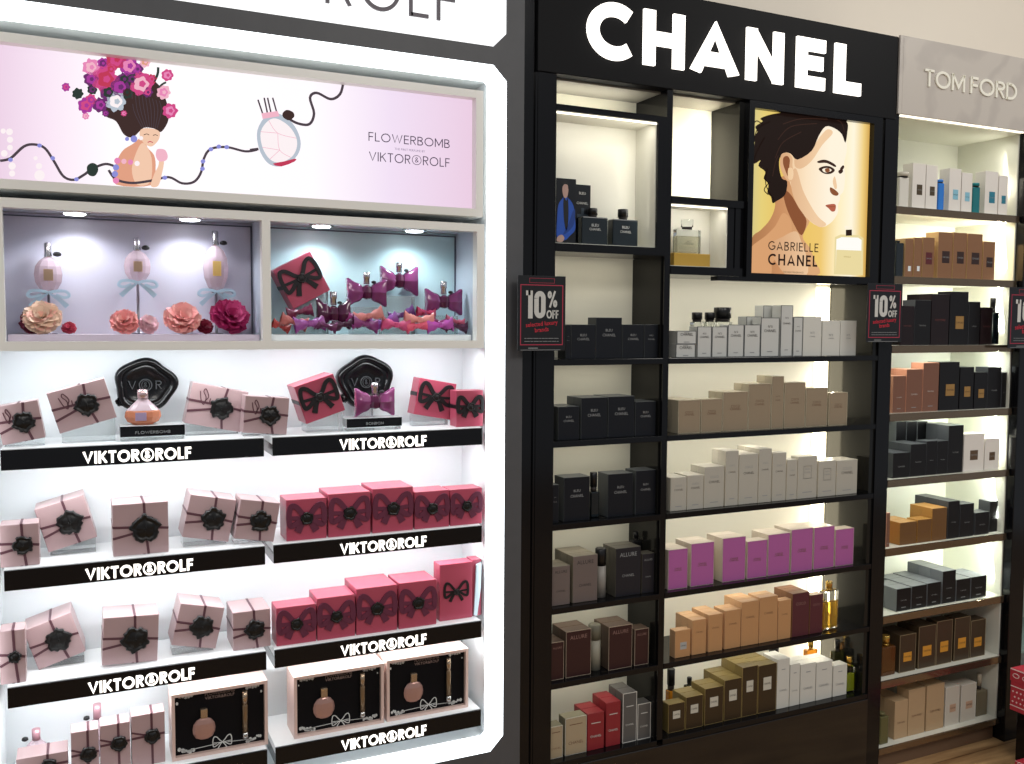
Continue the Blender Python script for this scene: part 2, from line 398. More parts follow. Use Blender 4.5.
# hair, lifted by the flowers
pic(b, [(395, 430), (430, 330), (500, 290), (590, 310), (630, 380), (640, 450), (612, 500), (585, 488), (545, 485), (505, 520), (470, 510), (440, 460)], c1, Y, 0)
rs = random.Random(4)
def blossom(x, y, r, mi, petals=7, lay=0):
    pts = []
    for i in range(petals * 4):
        a = 2 * math.pi * i / (petals * 4); rr = r * (.92 + .10 * math.cos(petals * a) + .07 * rs.uniform(-1, 1))
        pts.append((x + rr * math.cos(a), y + rr * math.sin(a)))
    pic(b, pts, c1, Y - .0002 * (1 + lay), mi, 2, False)
for x, y, r, i, j in ((345, 300, 30, 6, 5), (410, 350, 34, 6, 12), (520, 262, 24, 6, 5), (470, 300, 26, 6, 12), (390, 240, 22, 5, 6), (560, 350, 20, 6, 4), (350, 340, 20, 12, 6), (480, 350, 26, 12, 0), (400, 430, 14, 6, 5), (345, 255, 34, 7, 8), (440, 225, 42, 13, 4), (490, 250, 40, 5, 7), (400, 300, 52, 4, 13), (455, 330, 40, 6, 5), (535, 318, 48, 4, 8), (550, 235, 22, 8, 2), (635, 285, 24, 4, 7),
                      (620, 350, 28, 8, 7), (645, 420, 30, 4, 7), (325, 400, 32, 5, 4), (380, 398, 30, 6, 5), (440, 385, 40, 9, 11), (250, 330, 17, 5, 4), (295, 355, 22, 12, 12), (345, 378, 22, 4, 5),
                      (500, 385, 16, 0, 0), (470, 430, 12, 4, 7), (325, 440, 14, 7, 8), (500, 300, 24, 12, 6), (420, 262, 22, 4, 13), (575, 300, 20, 13, 4)):
    blossom(x, y, r, i, 7, 0); blossom(x, y, r * .62, j, 5, 1); blossom(x + r * .1, y, r * .28, i, 5, 2)
picline(b, [(585, 310), (598, 280), (600, 255)], c1, Y - .0002, .005, 12); picline(b, [(600, 335), (615, 320), (630, 312)], c1, Y - .0002, .004, 12)
for k in range(9):                                    # strands
    x = 500 + 13 * k; picline(b, [(x, 350 + 4 * k), (x + 8, 420), (540 + 7 * k, 486)], c1, Y - .0003, .0012, 3)
pic(b, [(440, 700), (434, 640), (462, 575), (505, 545), (540, 520), (560, 560), (585, 590), (590, 640), (575, 702)], c1, Y - .0001, 2)
pic(b, [(525, 560), (548, 545), (575, 600), (570, 690), (520, 700), (500, 640)], c1, Y - .0002, 1)
pic(b, [(530, 498), (545, 487), (580, 488), (605, 500), (604, 525), (590, 545), (572, 556), (548, 545), (532, 522)], c1, Y - .0003, 1)
pic(b, [(606, 600), (622, 610), (614, 660), (600, 705), (572, 705), (585, 660), (600, 630)], c1, Y - .0004, 1)
pic(b, [(592, 575), (600, 565), (625, 568), (636, 590), (630, 608), (605, 612), (592, 595)], c1, Y - .0005, 8)
picline(b, [(545, 512), (556, 508), (566, 512)], c1, Y - .0006, .0014, 0); picline(b, [(580, 514), (590, 511), (598, 515)], c1, Y - .0006, .0014, 0)
picline(b, [(560, 540), (570, 537), (580, 541)], c1, Y - .0006, .0018, 13)
for x, y, r, i in ((508, 527, 13, 10), (482, 527, 8, 10), (535, 524, 8, 11), (445, 610, 12, 7), (440, 635, 12, 10), (436, 660, 12, 10), (440, 685, 12, 7), (470, 612, 10, 8), (495, 615, 10, 7), (520, 620, 10, 11)):
    pic(b, [(x + r * math.cos(a * .785), y + r * math.sin(a * .785)) for a in range(8)], c1, Y - .0007, i, 2)
w = .0052
picline(b, [(0, 610), (40, 600), (90, 556), (130, 548), (170, 562), (205, 612), (240, 668), (280, 682), (320, 662), (350, 640), (400, 622), (438, 632)], c1, Y - .0004, w, 3)
picline(b, [(412, 645), (440, 680), (500, 694), (575, 685), (640, 672), (690, 695), (735, 690), (762, 655), (774, 600), (800, 565), (860, 558), (930, 574), (975, 568)], c1, Y - .0003, w, 3)
pic(b, [(330, 632), (348, 618), (368, 626), (372, 648), (358, 668), (335, 662)], c1, Y - .0006, 12)
for x, y in ((40, 606), (150, 552), (200, 600), (290, 680), (770, 612), (768, 640), (830, 556), (860, 558), (800, 566), (625, 674)):
    pic(b, [(x + 9 * math.cos(a * .785), y + 8 * math.sin(a * .785)) for a in range(8)], c1, Y - .0006, 10, 2)
picline(b, [(128, 415), (170, 436), (210, 438), (226, 400), (212, 345), (236, 328), (285, 350), (318, 332), (330, 290)], c2_, Y - .0003, .006, 3)
picline(b, [(0, 530), (30, 526)], c2_, Y - .0003, .006, 3)
pic(b, [(60, 405), (100, 400), (150, 435), (176, 485), (176, 530), (152, 565), (105, 588), (62, 575), (32, 525), (26, 460)], c2_, Y - .0004, 9)
pic(b, [(66, 425), (98, 420), (140, 448), (164, 488), (164, 525), (145, 556), (105, 574), (70, 562), (44, 520), (38, 465)], c2_, Y - .0005, 11)
for q in ([(66, 425), (98, 470), (164, 488)], [(98, 470), (105, 530), (145, 556)], [(105, 530), (70, 562)], [(105, 530), (44, 520)], [(98, 470), (38, 465)]): picline(b, q, c2_, Y - .0006, .0012, 8)
pic(b, [(80, 578), (120, 570), (160, 560), (158, 570), (110, 588)], c2_, Y - .0006, 13, 2)
for q in ([(28, 352), (45, 402)], [(50, 345), (62, 402)], [(80, 345), (94, 395)], [(62, 345), (74, 398)]): picline(b, q, c2_, Y - .0005, .0036, 3)
pic(b, [(40, 400), (98, 392), (104, 410), (45, 420)], c2_, Y - .0006, 8, 2, False)
pic(b, [(115, 400), (130, 388), (152, 396), (156, 412), (138, 425), (118, 415)], c2_, Y - .0006, 0)
for x, y, r in ((12, 497, 10), (36, 500, 13), (38, 530, 12), (38, 560, 11), (16, 582, 13), (42, 600, 11), (46, 630, 14), (46, 658, 12), (150, 665, 20), (148, 630, 12), (135, 600, 8)):
    pic(b, [(x + r * math.cos(a * .785), y + r * math.sin(a * .785)) for a in range(8)], c1, Y - .0001, 11, 2)
PL(b, 'printed_picture', [ink(c) for c in inks])
b = MB(); letters(b, 'FLOWERBOMB', .633, .839, 1.880, 1.9005, .10, Y - .0006, Y - .0001, gap=.16)
PL(b, 'lettering', ink('#4a3f52')); b = MB(); letters(b, 'VIKTOR&ROLF', .634, .839, 1.8335, 1.855, .10, Y - .0006, Y - .0001, gap=.16)
PL(b, 'lettering', ink('#4a3f52'))
t = link('printed_text', text_mesh('THE FIRST PERFUME BY', ink('#8a7a96'), .0075), lb, (.736 - .39, Y - .0004 - FY, 1.864 - 1.713))

# ---- display case with two niches
dc = thing('display_case', 'white display case of two lit glazed niches under the pink light box', 'display case', (.39, FY, 1.388))
def PD(b, name, m): return PL(b, name, m, dc)
m_lilac = mat('lilac_back', '#c9c6d4', .35); m_blue = mat('pale_blue_back', '#bcd6da', .35)
b = MB(); x0 = XL + .002
for q in ((x0, .921, 1.677, 1.696), (x0, .921, 1.388, 1.407), (x0, -.132, 1.407, 1.677), (.378, .397, 1.407, 1.677), (.902, .921, 1.407, 1.677)):
    b.box(q[0], q[1], 2.122, 2.150, q[2], q[3])
PD(b, 'frame', m_pale)
b = MB()
b.box(x0, .921, 2.150, 2.298, 1.685, 1.696); b.box(x0, .921, 2.150, 2.298, 1.388, 1.400)
for xa in (x0, .384, .910): b.box(xa, xa + .011, 2.150, 2.298, 1.400, 1.685)
PD(b, 'case_body', mat('pale_blue_grey', '#c3cbd6', .3))
PD(MB().box(-.150, .383, 2.286, 2.297, 1.401, 1.684), 'back_panel', m_lilac)
PD(MB().box(.396, .909, 2.286, 2.297, 1.401, 1.684), 'back_panel', m_blue)
NZ = 1.421
PD(MB().bbox(-.130, .376, 2.152, 2.285, 1.401, NZ, .001), 'platform', mat('mauve_board', '#cdbfce', .3))
PD(MB().bbox(.399, .900, 2.152, 2.285, 1.401, NZ, .001), 'platform', m_white)
b = MB()
for xa, xb in ((-.150, .383), (.396, .909)):
    for q in ((xa, xb, 1.676, 1.679), (xa, xa + .003, 1.42, 1.679), (xb - .003, xb, 1.42, 1.679)): b.box(q[0], q[1], 2.283, 2.2855, q[2], q[3])
PD(b, 'dark_edging', mat('grey_edging', '#55586a', .5))
for x in (0.0, .234, .533, .767):
    d = MB().lathe([(.026, 0), (.030, .002), (.030, .006)], 24).build('downlight', m_steel, dc, (x - .39, 2.205 - FY, 1.6785 - 1.388))
    MB().lathe([(.020, -.002), (.022, .0)], 20).build('lamp_lens', emis('led_lens', '#f4faff', 14), d)
    l = bpy.data.lights.new('downlight', 'SPOT'); l.energy = 1.7; l.spot_size = math.radians(150); l.spot_blend = .6; l.shadow_soft_size = .015; l.color = (.80, .93, 1.0) if x > .4 else (.88, .93, 1.0)
    lo = bpy.data.objects.new('downlight', l); C.objects.link(lo); lo.location = (x, 2.215, 1.672); lo.rotation_euler = (0, 0, 0)


# ------------------------------------------------------------------ goods of the white cabinet
m_beige = mat('dusty_pink_card', '#b3989a', .36, coat=.15)
m_rib = mat('plum_ribbon', '#5d3a44', .45)
m_wax = mat('black_wax', '#0f0f10', .35)
m_red = mat('raspberry_card', '#b04a60', .34, coat=.15)
m_redbow = mat('dark_plum_bow', '#642a42', .5)
m_blackbow = mat('black_bow', '#191418', .45)
m_clearbox = m_acryl

def seal_geo(b, cx, cz, R, y, seed, mi=0, t=.007, lobes=9, amp=.09, n=36):
    """irregular blob of wax facing the front"""
    rr = random.Random(seed); ph = [rr.uniform(0, 6.28) for _ in range(4)]
    def rad(a): return R * (1 + amp * math.sin(lobes * a + ph[0]) * .5 + amp * math.sin(5 * a + ph[1]) * .7 + amp * .5 * math.sin(13 * a + ph[2]))
    prof = [(1.0, 0), (1.02, .35), (.95, .85), (.86, 1.0), (.74, .72), (.66, .55), (.60, .62), (.50, .80), (.30, .9), (.12, 1.0)]
    rings = []
    for k, d in prof:
        rings.append([b.bm.verts.new((cx + rad(2 * math.pi * i / n) * k * math.cos(2 * math.pi * i / n), y - t * d * (1 + .12 * math.sin(7 * i + k * 20)), cz + rad(2 * math.pi * i / n) * k * math.sin(2 * math.pi * i / n))) for i in range(n)])
    for a, c in zip(rings, rings[1:]):
        for i in range(n): b.face([a[i], a[(i + 1) % n], c[(i + 1) % n], c[i]], mi, True)
    b.face(rings[-1], mi); b.face(rings[0][::-1], mi)

def bow_geo(b, cx, cz, W, y, mi=0, t=.0035, w=None):
    """flat ribbon bow: two loops and two tails"""
    w = w or W * .13
    for s in (-1, 1):
        P = [(0, 0), (.12, .13), (.26, .30), (.38, .33), (.44, .20), (.45, .0), (.42, -.16), (.30, -.14), (.14, -.03)]
        b.stroke(smooth_pts([(cx + s * p[0] * W, cz + p[1] * W) for p in P], 4), w, y - t, y, mi, closed=True)
        T = [(.03, -.02), (.14, -.16), (.24, -.34)]
        b.stroke([(cx + s * p[0] * W, cz + p[1] * W) for p in T], [w * .8, w * 1.1, w * 1.4], y - t * .7, y, mi)
        b.stroke([(cx, cz), (cx + s * W * .42, cz + W * .03)], w * .7, y - t * .8, y, mi)

def frame_of(quad, Y):
    q = [Vector(xz(p[0], p[1], Y)) for p in quad]        # TL TR BR BL
    w = ((q[1] - q[0]).length + (q[2] - q[3]).length) / 2; h = ((q[0] - q[3]).length + (q[1] - q[2]).length) / 2
    t = (q[1] - q[0]) + (q[2] - q[3]); ang = math.atan2(t.y, t.x); c = (q[0] + q[1] + q[2] + q[3]) / 4
    return c, w, h, ang
def riser(c, w, h, ang, Y, d, zs, label, group):
    ca, sa = math.cos(ang), math.sin(ang)
    base = c - Vector((-sa, ca)) * h / 2
    a = base - Vector((ca, sa)) * w * .47; e = base + Vector((ca, sa)) * w * .47
    a.y -= .0008; e.y -= .0008
    if max(a.y, e.y) - zs < .006: return None
    q = zs + .0006
    if a.y < q: a = a + (e - a) * ((q - a.y) / (e.y - a.y))
    if e.y < q: e = e + (a - e) * ((q - e.y) / (a.y - e.y))
    pts = [(a.x, zs + .0003), (e.x, zs + .0003), (e.x, e.y), (a.x, a.y)]
    o = MB().prism(pts, Y + .012, Y + d * .8).build('display_riser', m_acryl)
    return tag(o, label, 'display riser', group)
def gift_box(quad, Y, depth, kind, label, group, zs=None, seed=1, logo=False, rlabel=None):
    c, w, h, ang = frame_of(quad, Y)
    ca, sa = math.cos(ang), math.sin(ang)
    if zs is not None and abs(ang) < .035:
        ang = 0; ca, sa = 1, 0
    base = c - Vector((-sa, ca)) * h / 2
    low = min((base - Vector((ca, sa)) * w / 2).y, (base + Vector((ca, sa)) * w / 2).y)
    if zs is not None:
        if kind in ('bow', 'flat'): h += base.y - zs - .0004; base.y = zs + .0004
        elif low < zs + .0004: base.y += zs + .0004 - low
        elif ang == 0 and low - zs < .012:
            h += low - zs - .0004; base.y = zs + .0004
    t = thing('gift_box', label, 'gift box', (base.x, Y, base.y), (0, -ang, 0), group)
    b = MB(); b.bbox(-w / 2, w / 2, 0, depth, 0, h, .0012)
    if kind == 'seal':
        b.build('carton', m_beige, t)
        b = MB(); r = .0052; cx, cz = w * .08, h * .50; y = -.0008
        if logo:
            b.stroke([(cx + .006, h), (cx, cz), (cx + .010, 0)], r, y, 0); b.stroke([(-w / 2, h * .58), (cx, h * .56), (w / 2, h * .52)], r, y, 0); b.stroke([(-w / 2, h * .30), (cx, cz)], r, y, 0)
        else:
            b.stroke([(cx - .002, h), (cx, cz), (cx + .006, 0)], r, y, 0); b.stroke([(-w / 2, h * .56), (cx, cz + .003), (w / 2, h * .48)], r, y, 0); b.stroke([(-w / 2, h * .34), (cx, cz - .004)], r, y, 0)
        b.stroke([(cx - .003, 0), (cx - .003, .0008)], r, y, 0)
        b.box(cx - .005, cx, 0, depth, h, h + .0008); b.box(-w / 2 - .0008, -w / 2, 0, depth, h * .55, h * .55 + r)
        b.build('ribbon', m_rib, t)
        b = MB(); seal_geo(b, cx, cz, min(w, h) * .262, -.0006, seed, amp=.12); b.build('wax_seal', m_wax, t)
        if logo:
            b = MB(); b.stroke(smooth_pts([(-w * .34 + p[0] * w * .2, h * .52 + p[1] * h * .34) for p in ((0, .9), (.2, .3), (.5, 0), (.6, .5), (.3, .9), (.45, 1.1), (.8, .6), (.55, .2), (.9, .1), (1.0, .5))], 4, False), .0022, -.0009, -.0001)
            b.build('printed_monogram', m_rib, t)
    elif kind == 'bow':
        b.build('carton', m_red, t)
        b = MB(); bow_geo(b, 0, h * .53, min(w, h * 1.15) * .98, -.0003, w=.0125)
        b.build('printed_bow', m_redbow, t)
        b = MB(); seal_geo(b, 0, h * .53, min(w, h) * .155, -.0036, seed, t=.005); b.build('wax_seal', m_wax, t)
    elif kind == 'blackbow':
        b.build('carton', m_red, t)
        b = MB(); bow_geo(b, 0, h * .55, min(w, h) * 1.02, -.0003, w=.0095, t=.005); seal_geo(b, 0, h * .55, .011, -.005, seed, t=.004)
        b.build('raised_bow', m_blackbow, t)
        b = MB(); b.box(-w / 2 - .0008, -w / 2, 0, depth, h * .5, h * .5 + .010); b.build('ribbon', m_blackbow, t)
    elif kind == 'flat':
        b.build('carton', m_red, t)
        b = MB(); bow_geo(b, 0, h * .5, w * .80, -.0003, w=.006, t=.003); seal_geo(b, 0, h * .5, .008, -.0033, seed, t=.003); b.build('raised_bow', m_blackbow, t)
    if zs is not None and ang != 0 and low > zs - .02:
        riser(Vector((base.x, base.y)) + Vector((-sa, ca)) * h / 2, w, h, ang, Y, depth, zs, rlabel or 'clear wedge under the ' + label.split(',')[0], 'clear wedges under tilted boxes')
    return t

z1, z2, z3, z4 = VRZ
g1 = 'boxed sets on the top left shelf of the white cabinet'
gift_box([(-4, 407), (37, 400), (46, 437), (1, 446)], 2.145, .05, 'seal', 'dusty pink gift box cut by the photo edge, top left shelf of white cabinet', g1, z1, 3, True, 'clear acrylic wedge under the pink box at the far left edge, top shelf')
gift_box([(47, 394), (105, 377.4), (116, 417.8), (59.3, 433.6)], 2.165, .05, 'seal', 'dusty pink gift box tilted up to the right, just left of large black wax seal', g1, z1, 5, True, 'clear acrylic wedge left of the large black wax seal')
gift_box([(191, 383), (246.7, 391), (242.5, 433.6), (186, 422)], 2.20, .05, 'seal', 'dusty pink gift box leaning right of the large black wax seal and tester plinth', g1, z1, 7, True, 'clear acrylic wedge right of the flacon plinth')
gift_box([(245, 398), (290, 400), (286, 437), (243.5, 434.5)], 2.145, .05, 'seal', 'dusty pink gift box at the right end of top left shelf, next to raspberry box', g1, z1, 9, True, 'thin clear wedge under the pink box at the right end of top left shelf')
g2 = 'boxed sets on the top right shelf of the white cabinet'
gift_box([(294, 387.5), (334, 373), (344.4, 410.7), (306.7, 423.8)], 2.155, .085, 'blackbow', 'raspberry box with black bow tilted steeply, left of the dark rose-shaped seal', g2, z1, 11, False, 'clear acrylic wedge under the steeply tilted raspberry box')
gift_box([(418.7, 378), (455.6, 383.5), (451.7, 420.4), (414.8, 413.8)], 2.192, .05, 'blackbow', 'raspberry box with black bow tilted slightly, right of the bow-shaped tester bottle', g2, z1, 12, False, 'clear acrylic wedge right of the bow-shaped tester bottle')
gift_box([(457, 390), (483.5, 391), (482.5, 426), (456, 427)], 2.142, .045, 'blackbow', 'small upright raspberry box with black bow at right end of top shelf', g2, z1, 13)
g3 = 'dusty pink boxes on the second left shelf'
gift_box([(0, 527), (39, 525), (39.5, 566), (0, 570)], 2.14, .055, 'seal', 'dusty pink gift box at the left edge of second shelf, white cabinet', g3, z2, 21)
gift_box([(34, 510), (83, 495), (97.5, 536.5), (48.8, 552.8)], 2.20, .08, 'seal', 'dusty pink gift box tilted on second shelf, left of the upright one', g3, z2, 22, False, 'clear wedge under the tilted second-shelf pink box on the left')
gift_box([(112, 507.5), (168, 502), (169, 553.6), (113.4, 558)], 2.145, .09, 'seal', 'dusty pink gift box in the middle of the second left shelf, above the lettering', g3, z2, 23)
gift_box([(190.3, 494.8), (236, 499.5), (229, 542.5), (182.5, 536.5)], 2.165, .09, 'seal', 'dusty pink gift box leaning clockwise on second shelf, fourth from left', g3, z2, 24, False, 'clear wedge under the clockwise-leaning second-shelf pink box')
gift_box([(239, 502), (279, 507.5), (275, 545), (236, 543)], 2.145, .08, 'seal', 'dusty pink gift box at right end of second left shelf, beside raspberry boxes', g3, z2, 25, False, 'thin clear wedge at the right end of the second left shelf')
g4 = 'dusty pink boxes on the third left shelf'
gift_box([(0, 637), (25, 634), (26, 687), (0, 690)], 2.14, .055, 'seal', 'dusty pink gift box at the left edge of third shelf, white cabinet', g4, z3, 31)
gift_box([(22.4, 632.7), (70.7, 614.3), (85.7, 652.5), (39.5, 671.7)], 2.20, .09, 'seal', 'dusty pink gift box tilted steeply on third shelf, second from left', g4, z3, 32, False, 'clear wedge under the steeply tilted third-shelf pink box')
gift_box([(102, 619.5), (157.7, 614.3), (158.7, 661.7), (103.4, 665.7)], 2.155, .09, 'seal', 'dusty pink gift box in the middle of the third left shelf, clear film shining', g4, z3, 33)
gift_box([(180.6, 604), (223.6, 607), (216.5, 649.5), (171.5, 644.6)], 2.165, .09, 'seal', 'dusty pink gift box leaning clockwise on third shelf, fourth from left', g4, z3, 34, False, 'clear wedge under the clockwise-leaning third-shelf pink box')
gift_box([(232.5, 613.7), (270, 608), (271, 644), (233.5, 649)], 2.148, .10, 'seal', 'dusty pink gift box at right end of third left shelf, beside raspberry boxes', g4, z3, 35)
# raspberry boxes in line
g5 = 'raspberry boxes on the second right shelf'
ords = ['first', 'second', 'third', 'fourth', 'fifth', 'sixth', 'seventh', 'eighth', 'ninth', 'tenth', 'eleventh', 'twelfth', 'thirteenth']
for k, (a, e, yt) in enumerate(((286.4, 326.5, 500), (328.3, 370.5, 494), (372.6, 413, 489), (414.8, 449, 492.3), (450.4, 482, 490))):
    yb = 543 - (k * 4.6)
    s = (yt, yt - 1.5)
    gift_box([(a, s[0]), (e, s[0] - 2.5), (e, 534), (a, 538)], 2.136, (.075, .095, .10, .07, .06)[k], 'bow',
             ['smaller raspberry bow box, leftmost on the second right shelf', 'larger raspberry bow box, second from left on second right shelf', 'tallest raspberry bow box, in the middle of the second right shelf', 'small raspberry bow box right of the tallest one, second right shelf', 'small raspberry bow box at the right end of second right shelf'][k], g5, z2, 40 + k)
g6 = 'raspberry boxes on the third right shelf'
for k, (a, e, yt) in enumerate(((276.4, 316, 608), (317.2, 355, 598.5), (356.4, 397, 588.8), (399, 436.5, 583.3))):
    gift_box([(a, yt), (e, yt - 4), (e, 628), (a, 634)], 2.136, (.06, .085, .11, .09)[k], 'bow',
             ['lowest raspberry bow box, leftmost on the third right shelf', 'raspberry bow box second from left on the third right shelf', 'tallest square raspberry bow box, third on the third right shelf', 'raspberry bow box beside the large flat one, third right shelf'][k], g6, z3, 50 + k)
# large flat raspberry coffret with an open side
q = [(439.5, 566), (471.5, 561), (473, 613), (440, 618)]
t = gift_box(q, 2.150, .045, 'flat', 'tall flat raspberry coffret with small black bow, right end of third shelf', g6, z3, 57)
xq = xz(473, 590, 2.150)[0] - t.location.x
hh = xz(455, 563, 2.15)[1] - z3
b = MB(); b.bbox(xq + .001, xq + .027, .008, .048, 0, hh, .001); b.build('open_lid', m_red, t)
b = MB(); b.prism([(xq + .003, .004), (xq + .012, .002), (xq + .022, hh * .5), (xq + .024, hh * .96), (xq + .010, hh * .92)], .0, .006); b.build('clear_window', mat('shiny_film', '#cfe6ef', .1, coat=1), t)

# flacons ---------------------------------------------------------------
m_pglass = mat('pale_pink_glass', '#e8d3dc', .08, trans=.55, ior=1.3)
m_amberg = mat('peach_perfume', '#e79a78', .06, trans=.45, ior=1.3)
m_silver = mat('silver_cap', '#c9c5c8', .2, metal=.95)
m_magglass = mat('magenta_glass', '#94467a', .12, trans=.5, ior=1.3, coat=.4)
m_pdark = mat('deep_plum_glass', '#4b1638', .12, coat=.5)
def faceted(b, R, H, n=10, sq=.62, mi=0):
    """grenade shaped faceted body"""
    prof = [(.30, 0), (.62, .10), (.92, .30), (1.0, .52), (.90, .74), (.62, .90), (.28, 1.0)]
    b.lathe([(R * r, H * z) for r, z in prof], n, sy=sq, smooth=False, mi=mi, ph=.3)
def grenade(name, label, loc, R, H, body, labelcol, caph, group, stand=0, flat=1.0):
    t = thing(name, label, 'perfume bottle', loc, (0, 0, 0), group)
    b = MB(); faceted(b, R, H); o = b.build('glass_body', body, t, (0, 0, stand))
    MB().lathe([(R * .25, 0), (R * .27, .003), (R * .24, caph * .3), (R * .25, caph), (R * .2, caph + .002)], 20).build('cap', m_silver, t, (0, 0, stand + H))
    if labelcol:
        MB().bbox(-R * .30, R * .34, -R * .66, -R * .62, H * .34, H * .66, .0004).build('label', labelcol, t, (0, 0, stand))
        MB().lathe([(.002, 0), (.008, .002), (.009, .006), (.006, .010), (.002, .011)], 12).build('wax_charm', m_wax, t, (R * .62, 0, stand + H + .002))
    return t
gB = 'faceted flacons in the left niche'
m_lab1 = mat('bronze_label', '#a58a72', .35, metal=.5); m_lab2 = mat('gold_label', '#d9b46a', .35, metal=.5)
NY = 2.250
def stand_flacon(px, pyb, pyt, pxw, capt, lab, label, lc, H=None):
    c = at(px, pyb, NY); top = at(px, pyt, NY); e = at(px + pxw / 2, pyb, NY); ct = at(px, capt, NY)
    R = (e.x - c.x); H = top.z - c.z
    t = grenade('perfume_bottle', label, (c.x, NY, NZ + .0003), R, H, m_pglass, lab, ct.z - top.z, gB, stand=c.z - NZ)
    st = c.z - NZ
    MB().lathe([(.016, 0), (.016, .002), (.003, .003), (.003, st - .003), (.010, st - .001), (.010, st)], 16).build('display_stand', mat('grey_rod', '#8f8d93', .3, metal=.7), t)
    b = MB()                                                   # pale blue satin bow under the flacon
    for s in (-1, 1):
        b.stroke(smooth_pts([(0, st), (s * .016, st + .004), (s * .034, st + .003), (s * .040, st - .006), (s * .030, st - .010), (s * .014, st - .004)], 4, False), [.006] * 21, -.016, -.008)
        b.stroke([(s * .002, st - .002), (s * .022, st - .016), (s * .036, st - .030)], [.004, .009, .011], -.014, -.011)
    b.build('satin_bow', mat('pale_blue_satin', '#a9c3d4', .3), t)
    return t
stand_flacon(48.8, 293, 257.5, 30, 244, m_lab1, 'faceted flacon on a stand at the left of the lilac niche', None)
stand_flacon(137.6, 283, 251, 28, 239, m_lab1, 'faceted flacon on a tall rod in the middle of the lilac niche', None)
stand_flacon(216, 292, 246, 26, 232, m_lab2, 'taller flacon with gold label at the right of the lilac niche', None)

def settle(t, part, z, xlo=-9, xhi=9, ylo=2.153):
    """lower or lift a thing so that it just rests on z, inside its niche"""
    Mx = Matrix.LocRotScale(t.location, t.rotation_euler, None)
    P = [Mx @ v.co for v in part.data.vertices]
    t.location.z += z + .0004 - min(p.z for p in P)
    t.location.x -= max(0, max(p.x for p in P) - xhi); t.location.x += max(0, xlo - min(p.x for p in P))
    t.location.y += max(0, ylo - min(p.y for p in P))
def petal(b, c, d, up, L, W, curl, mi):
    """cupped petal rooted at c leaning along d"""
    d = d.normalized(); s = d.cross(up).normalized(); n = s.cross(d).normalized()
    def f(u, v):
        a = (u - .5) * 2; wv = math.sin(min(1, v * 1.15 + .12) * math.pi * .62) ** .8
        x = a * W * wv; y = v * L; z = curl * L * (v * v * 1.0 - .15) + a * a * W * .45 + .03 * L * math.sin(7 * a + 9 * v)
        return c + s * x + d * y - n * z
    b.grid(f, 6, 5, mi)
def rose(name, label, loc, R, cols, tilt, seed, group='artificial blooms in the left niche'):
    t = thing(name, label, 'flower', loc, (0, 0, 0), group)
    rr = random.Random(seed); b = MB(); face = Vector((math.sin(tilt), -.75, .55)).normalized()
    u = face.cross(Vector((0, 0, 1))).normalized(); v = u.cross(face).normalized(); base = Vector((0, 0, R * .42))
    for ring, (n, op, L, W) in enumerate(((4, .18, .62, .42), (6, .42, .80, .50), (8, .75, .95, .55), (9, 1.10, 1.0, .58), (10, 1.45, 1.0, .60))):
        for i in range(n):
            a = 2 * math.pi * (i + .5 * ring) / n + rr.uniform(-.2, .2)
            rad = u * math.cos(a) + v * math.sin(a); o = op + rr.uniform(-.12, .12)
            d = face * math.cos(o) + rad * math.sin(o)
            petal(b, base - face * R * .25, d, rad * math.cos(o) - face * math.sin(o), R * L * rr.uniform(.9, 1.05), R * W, -.28, 0 if rr.random() < .7 else 1)
    po = b.build('petals', [mat('petal_' + c.strip('#'), c, .6) for c in cols], t)
    settle(t, po, NZ, -.129, .375)
    mc = MB(); mc.lathe([(.001, 0), (R * .16, R * .05), (R * .2, R * .18), (R * .12, R * .32)], 10); o = mc.build('calyx', mat('sepal_green', '#4a5a3a', .6), t, (0, 0.004, R * .12))
    return t
def rose_px(px, py, rp, cols, label, tilt=0, seed=1, Y=2.19):
    c = at(px, py, Y); R = at(px + rp, py, Y).x - c.x
    rose('silk_rose', label, (c.x, Y, NZ + .003), R, cols, tilt, seed)
rose_px(34, 314, 15, ('#5f1128', '#7a1a35'), 'dark crimson rose behind the cream one in the lilac niche', -.3, 2, 2.235)
rose_px(42, 318, 19, ('#f0d2ba', '#f3bfae'), 'large cream and peach rose at the left of the lilac niche', -.1, 3, 2.18)
rose_px(69, 322, 7, ('#b03048', '#c94a60'), 'little red rose right of the cream rose', .1, 4, 2.21)
rose_px(124, 320, 14, ('#f09a98', '#f4b0a8'), 'salmon rose at the foot of the middle flacon', -.2, 5, 2.18)
rose_px(149, 324, 10, ('#eab9c4', '#f5d6da'), 'pale pink rose right of the middle flacon stand', .3, 6, 2.175)
rose_px(183, 315, 18, ('#f1a8a4', '#f5b9b0'), 'big salmon rose between the middle and right flacons', 0, 7, 2.185)
rose_px(205, 324, 8, ('#7b1430', '#8f1c3c'), 'little dark red rose between the salmon and magenta roses', 0, 8, 2.20)
rose_px(231, 318, 18.5, ('#a51e5c', '#c63b7a'), 'large magenta peony at the right end of the lilac niche', .15, 9, 2.185)

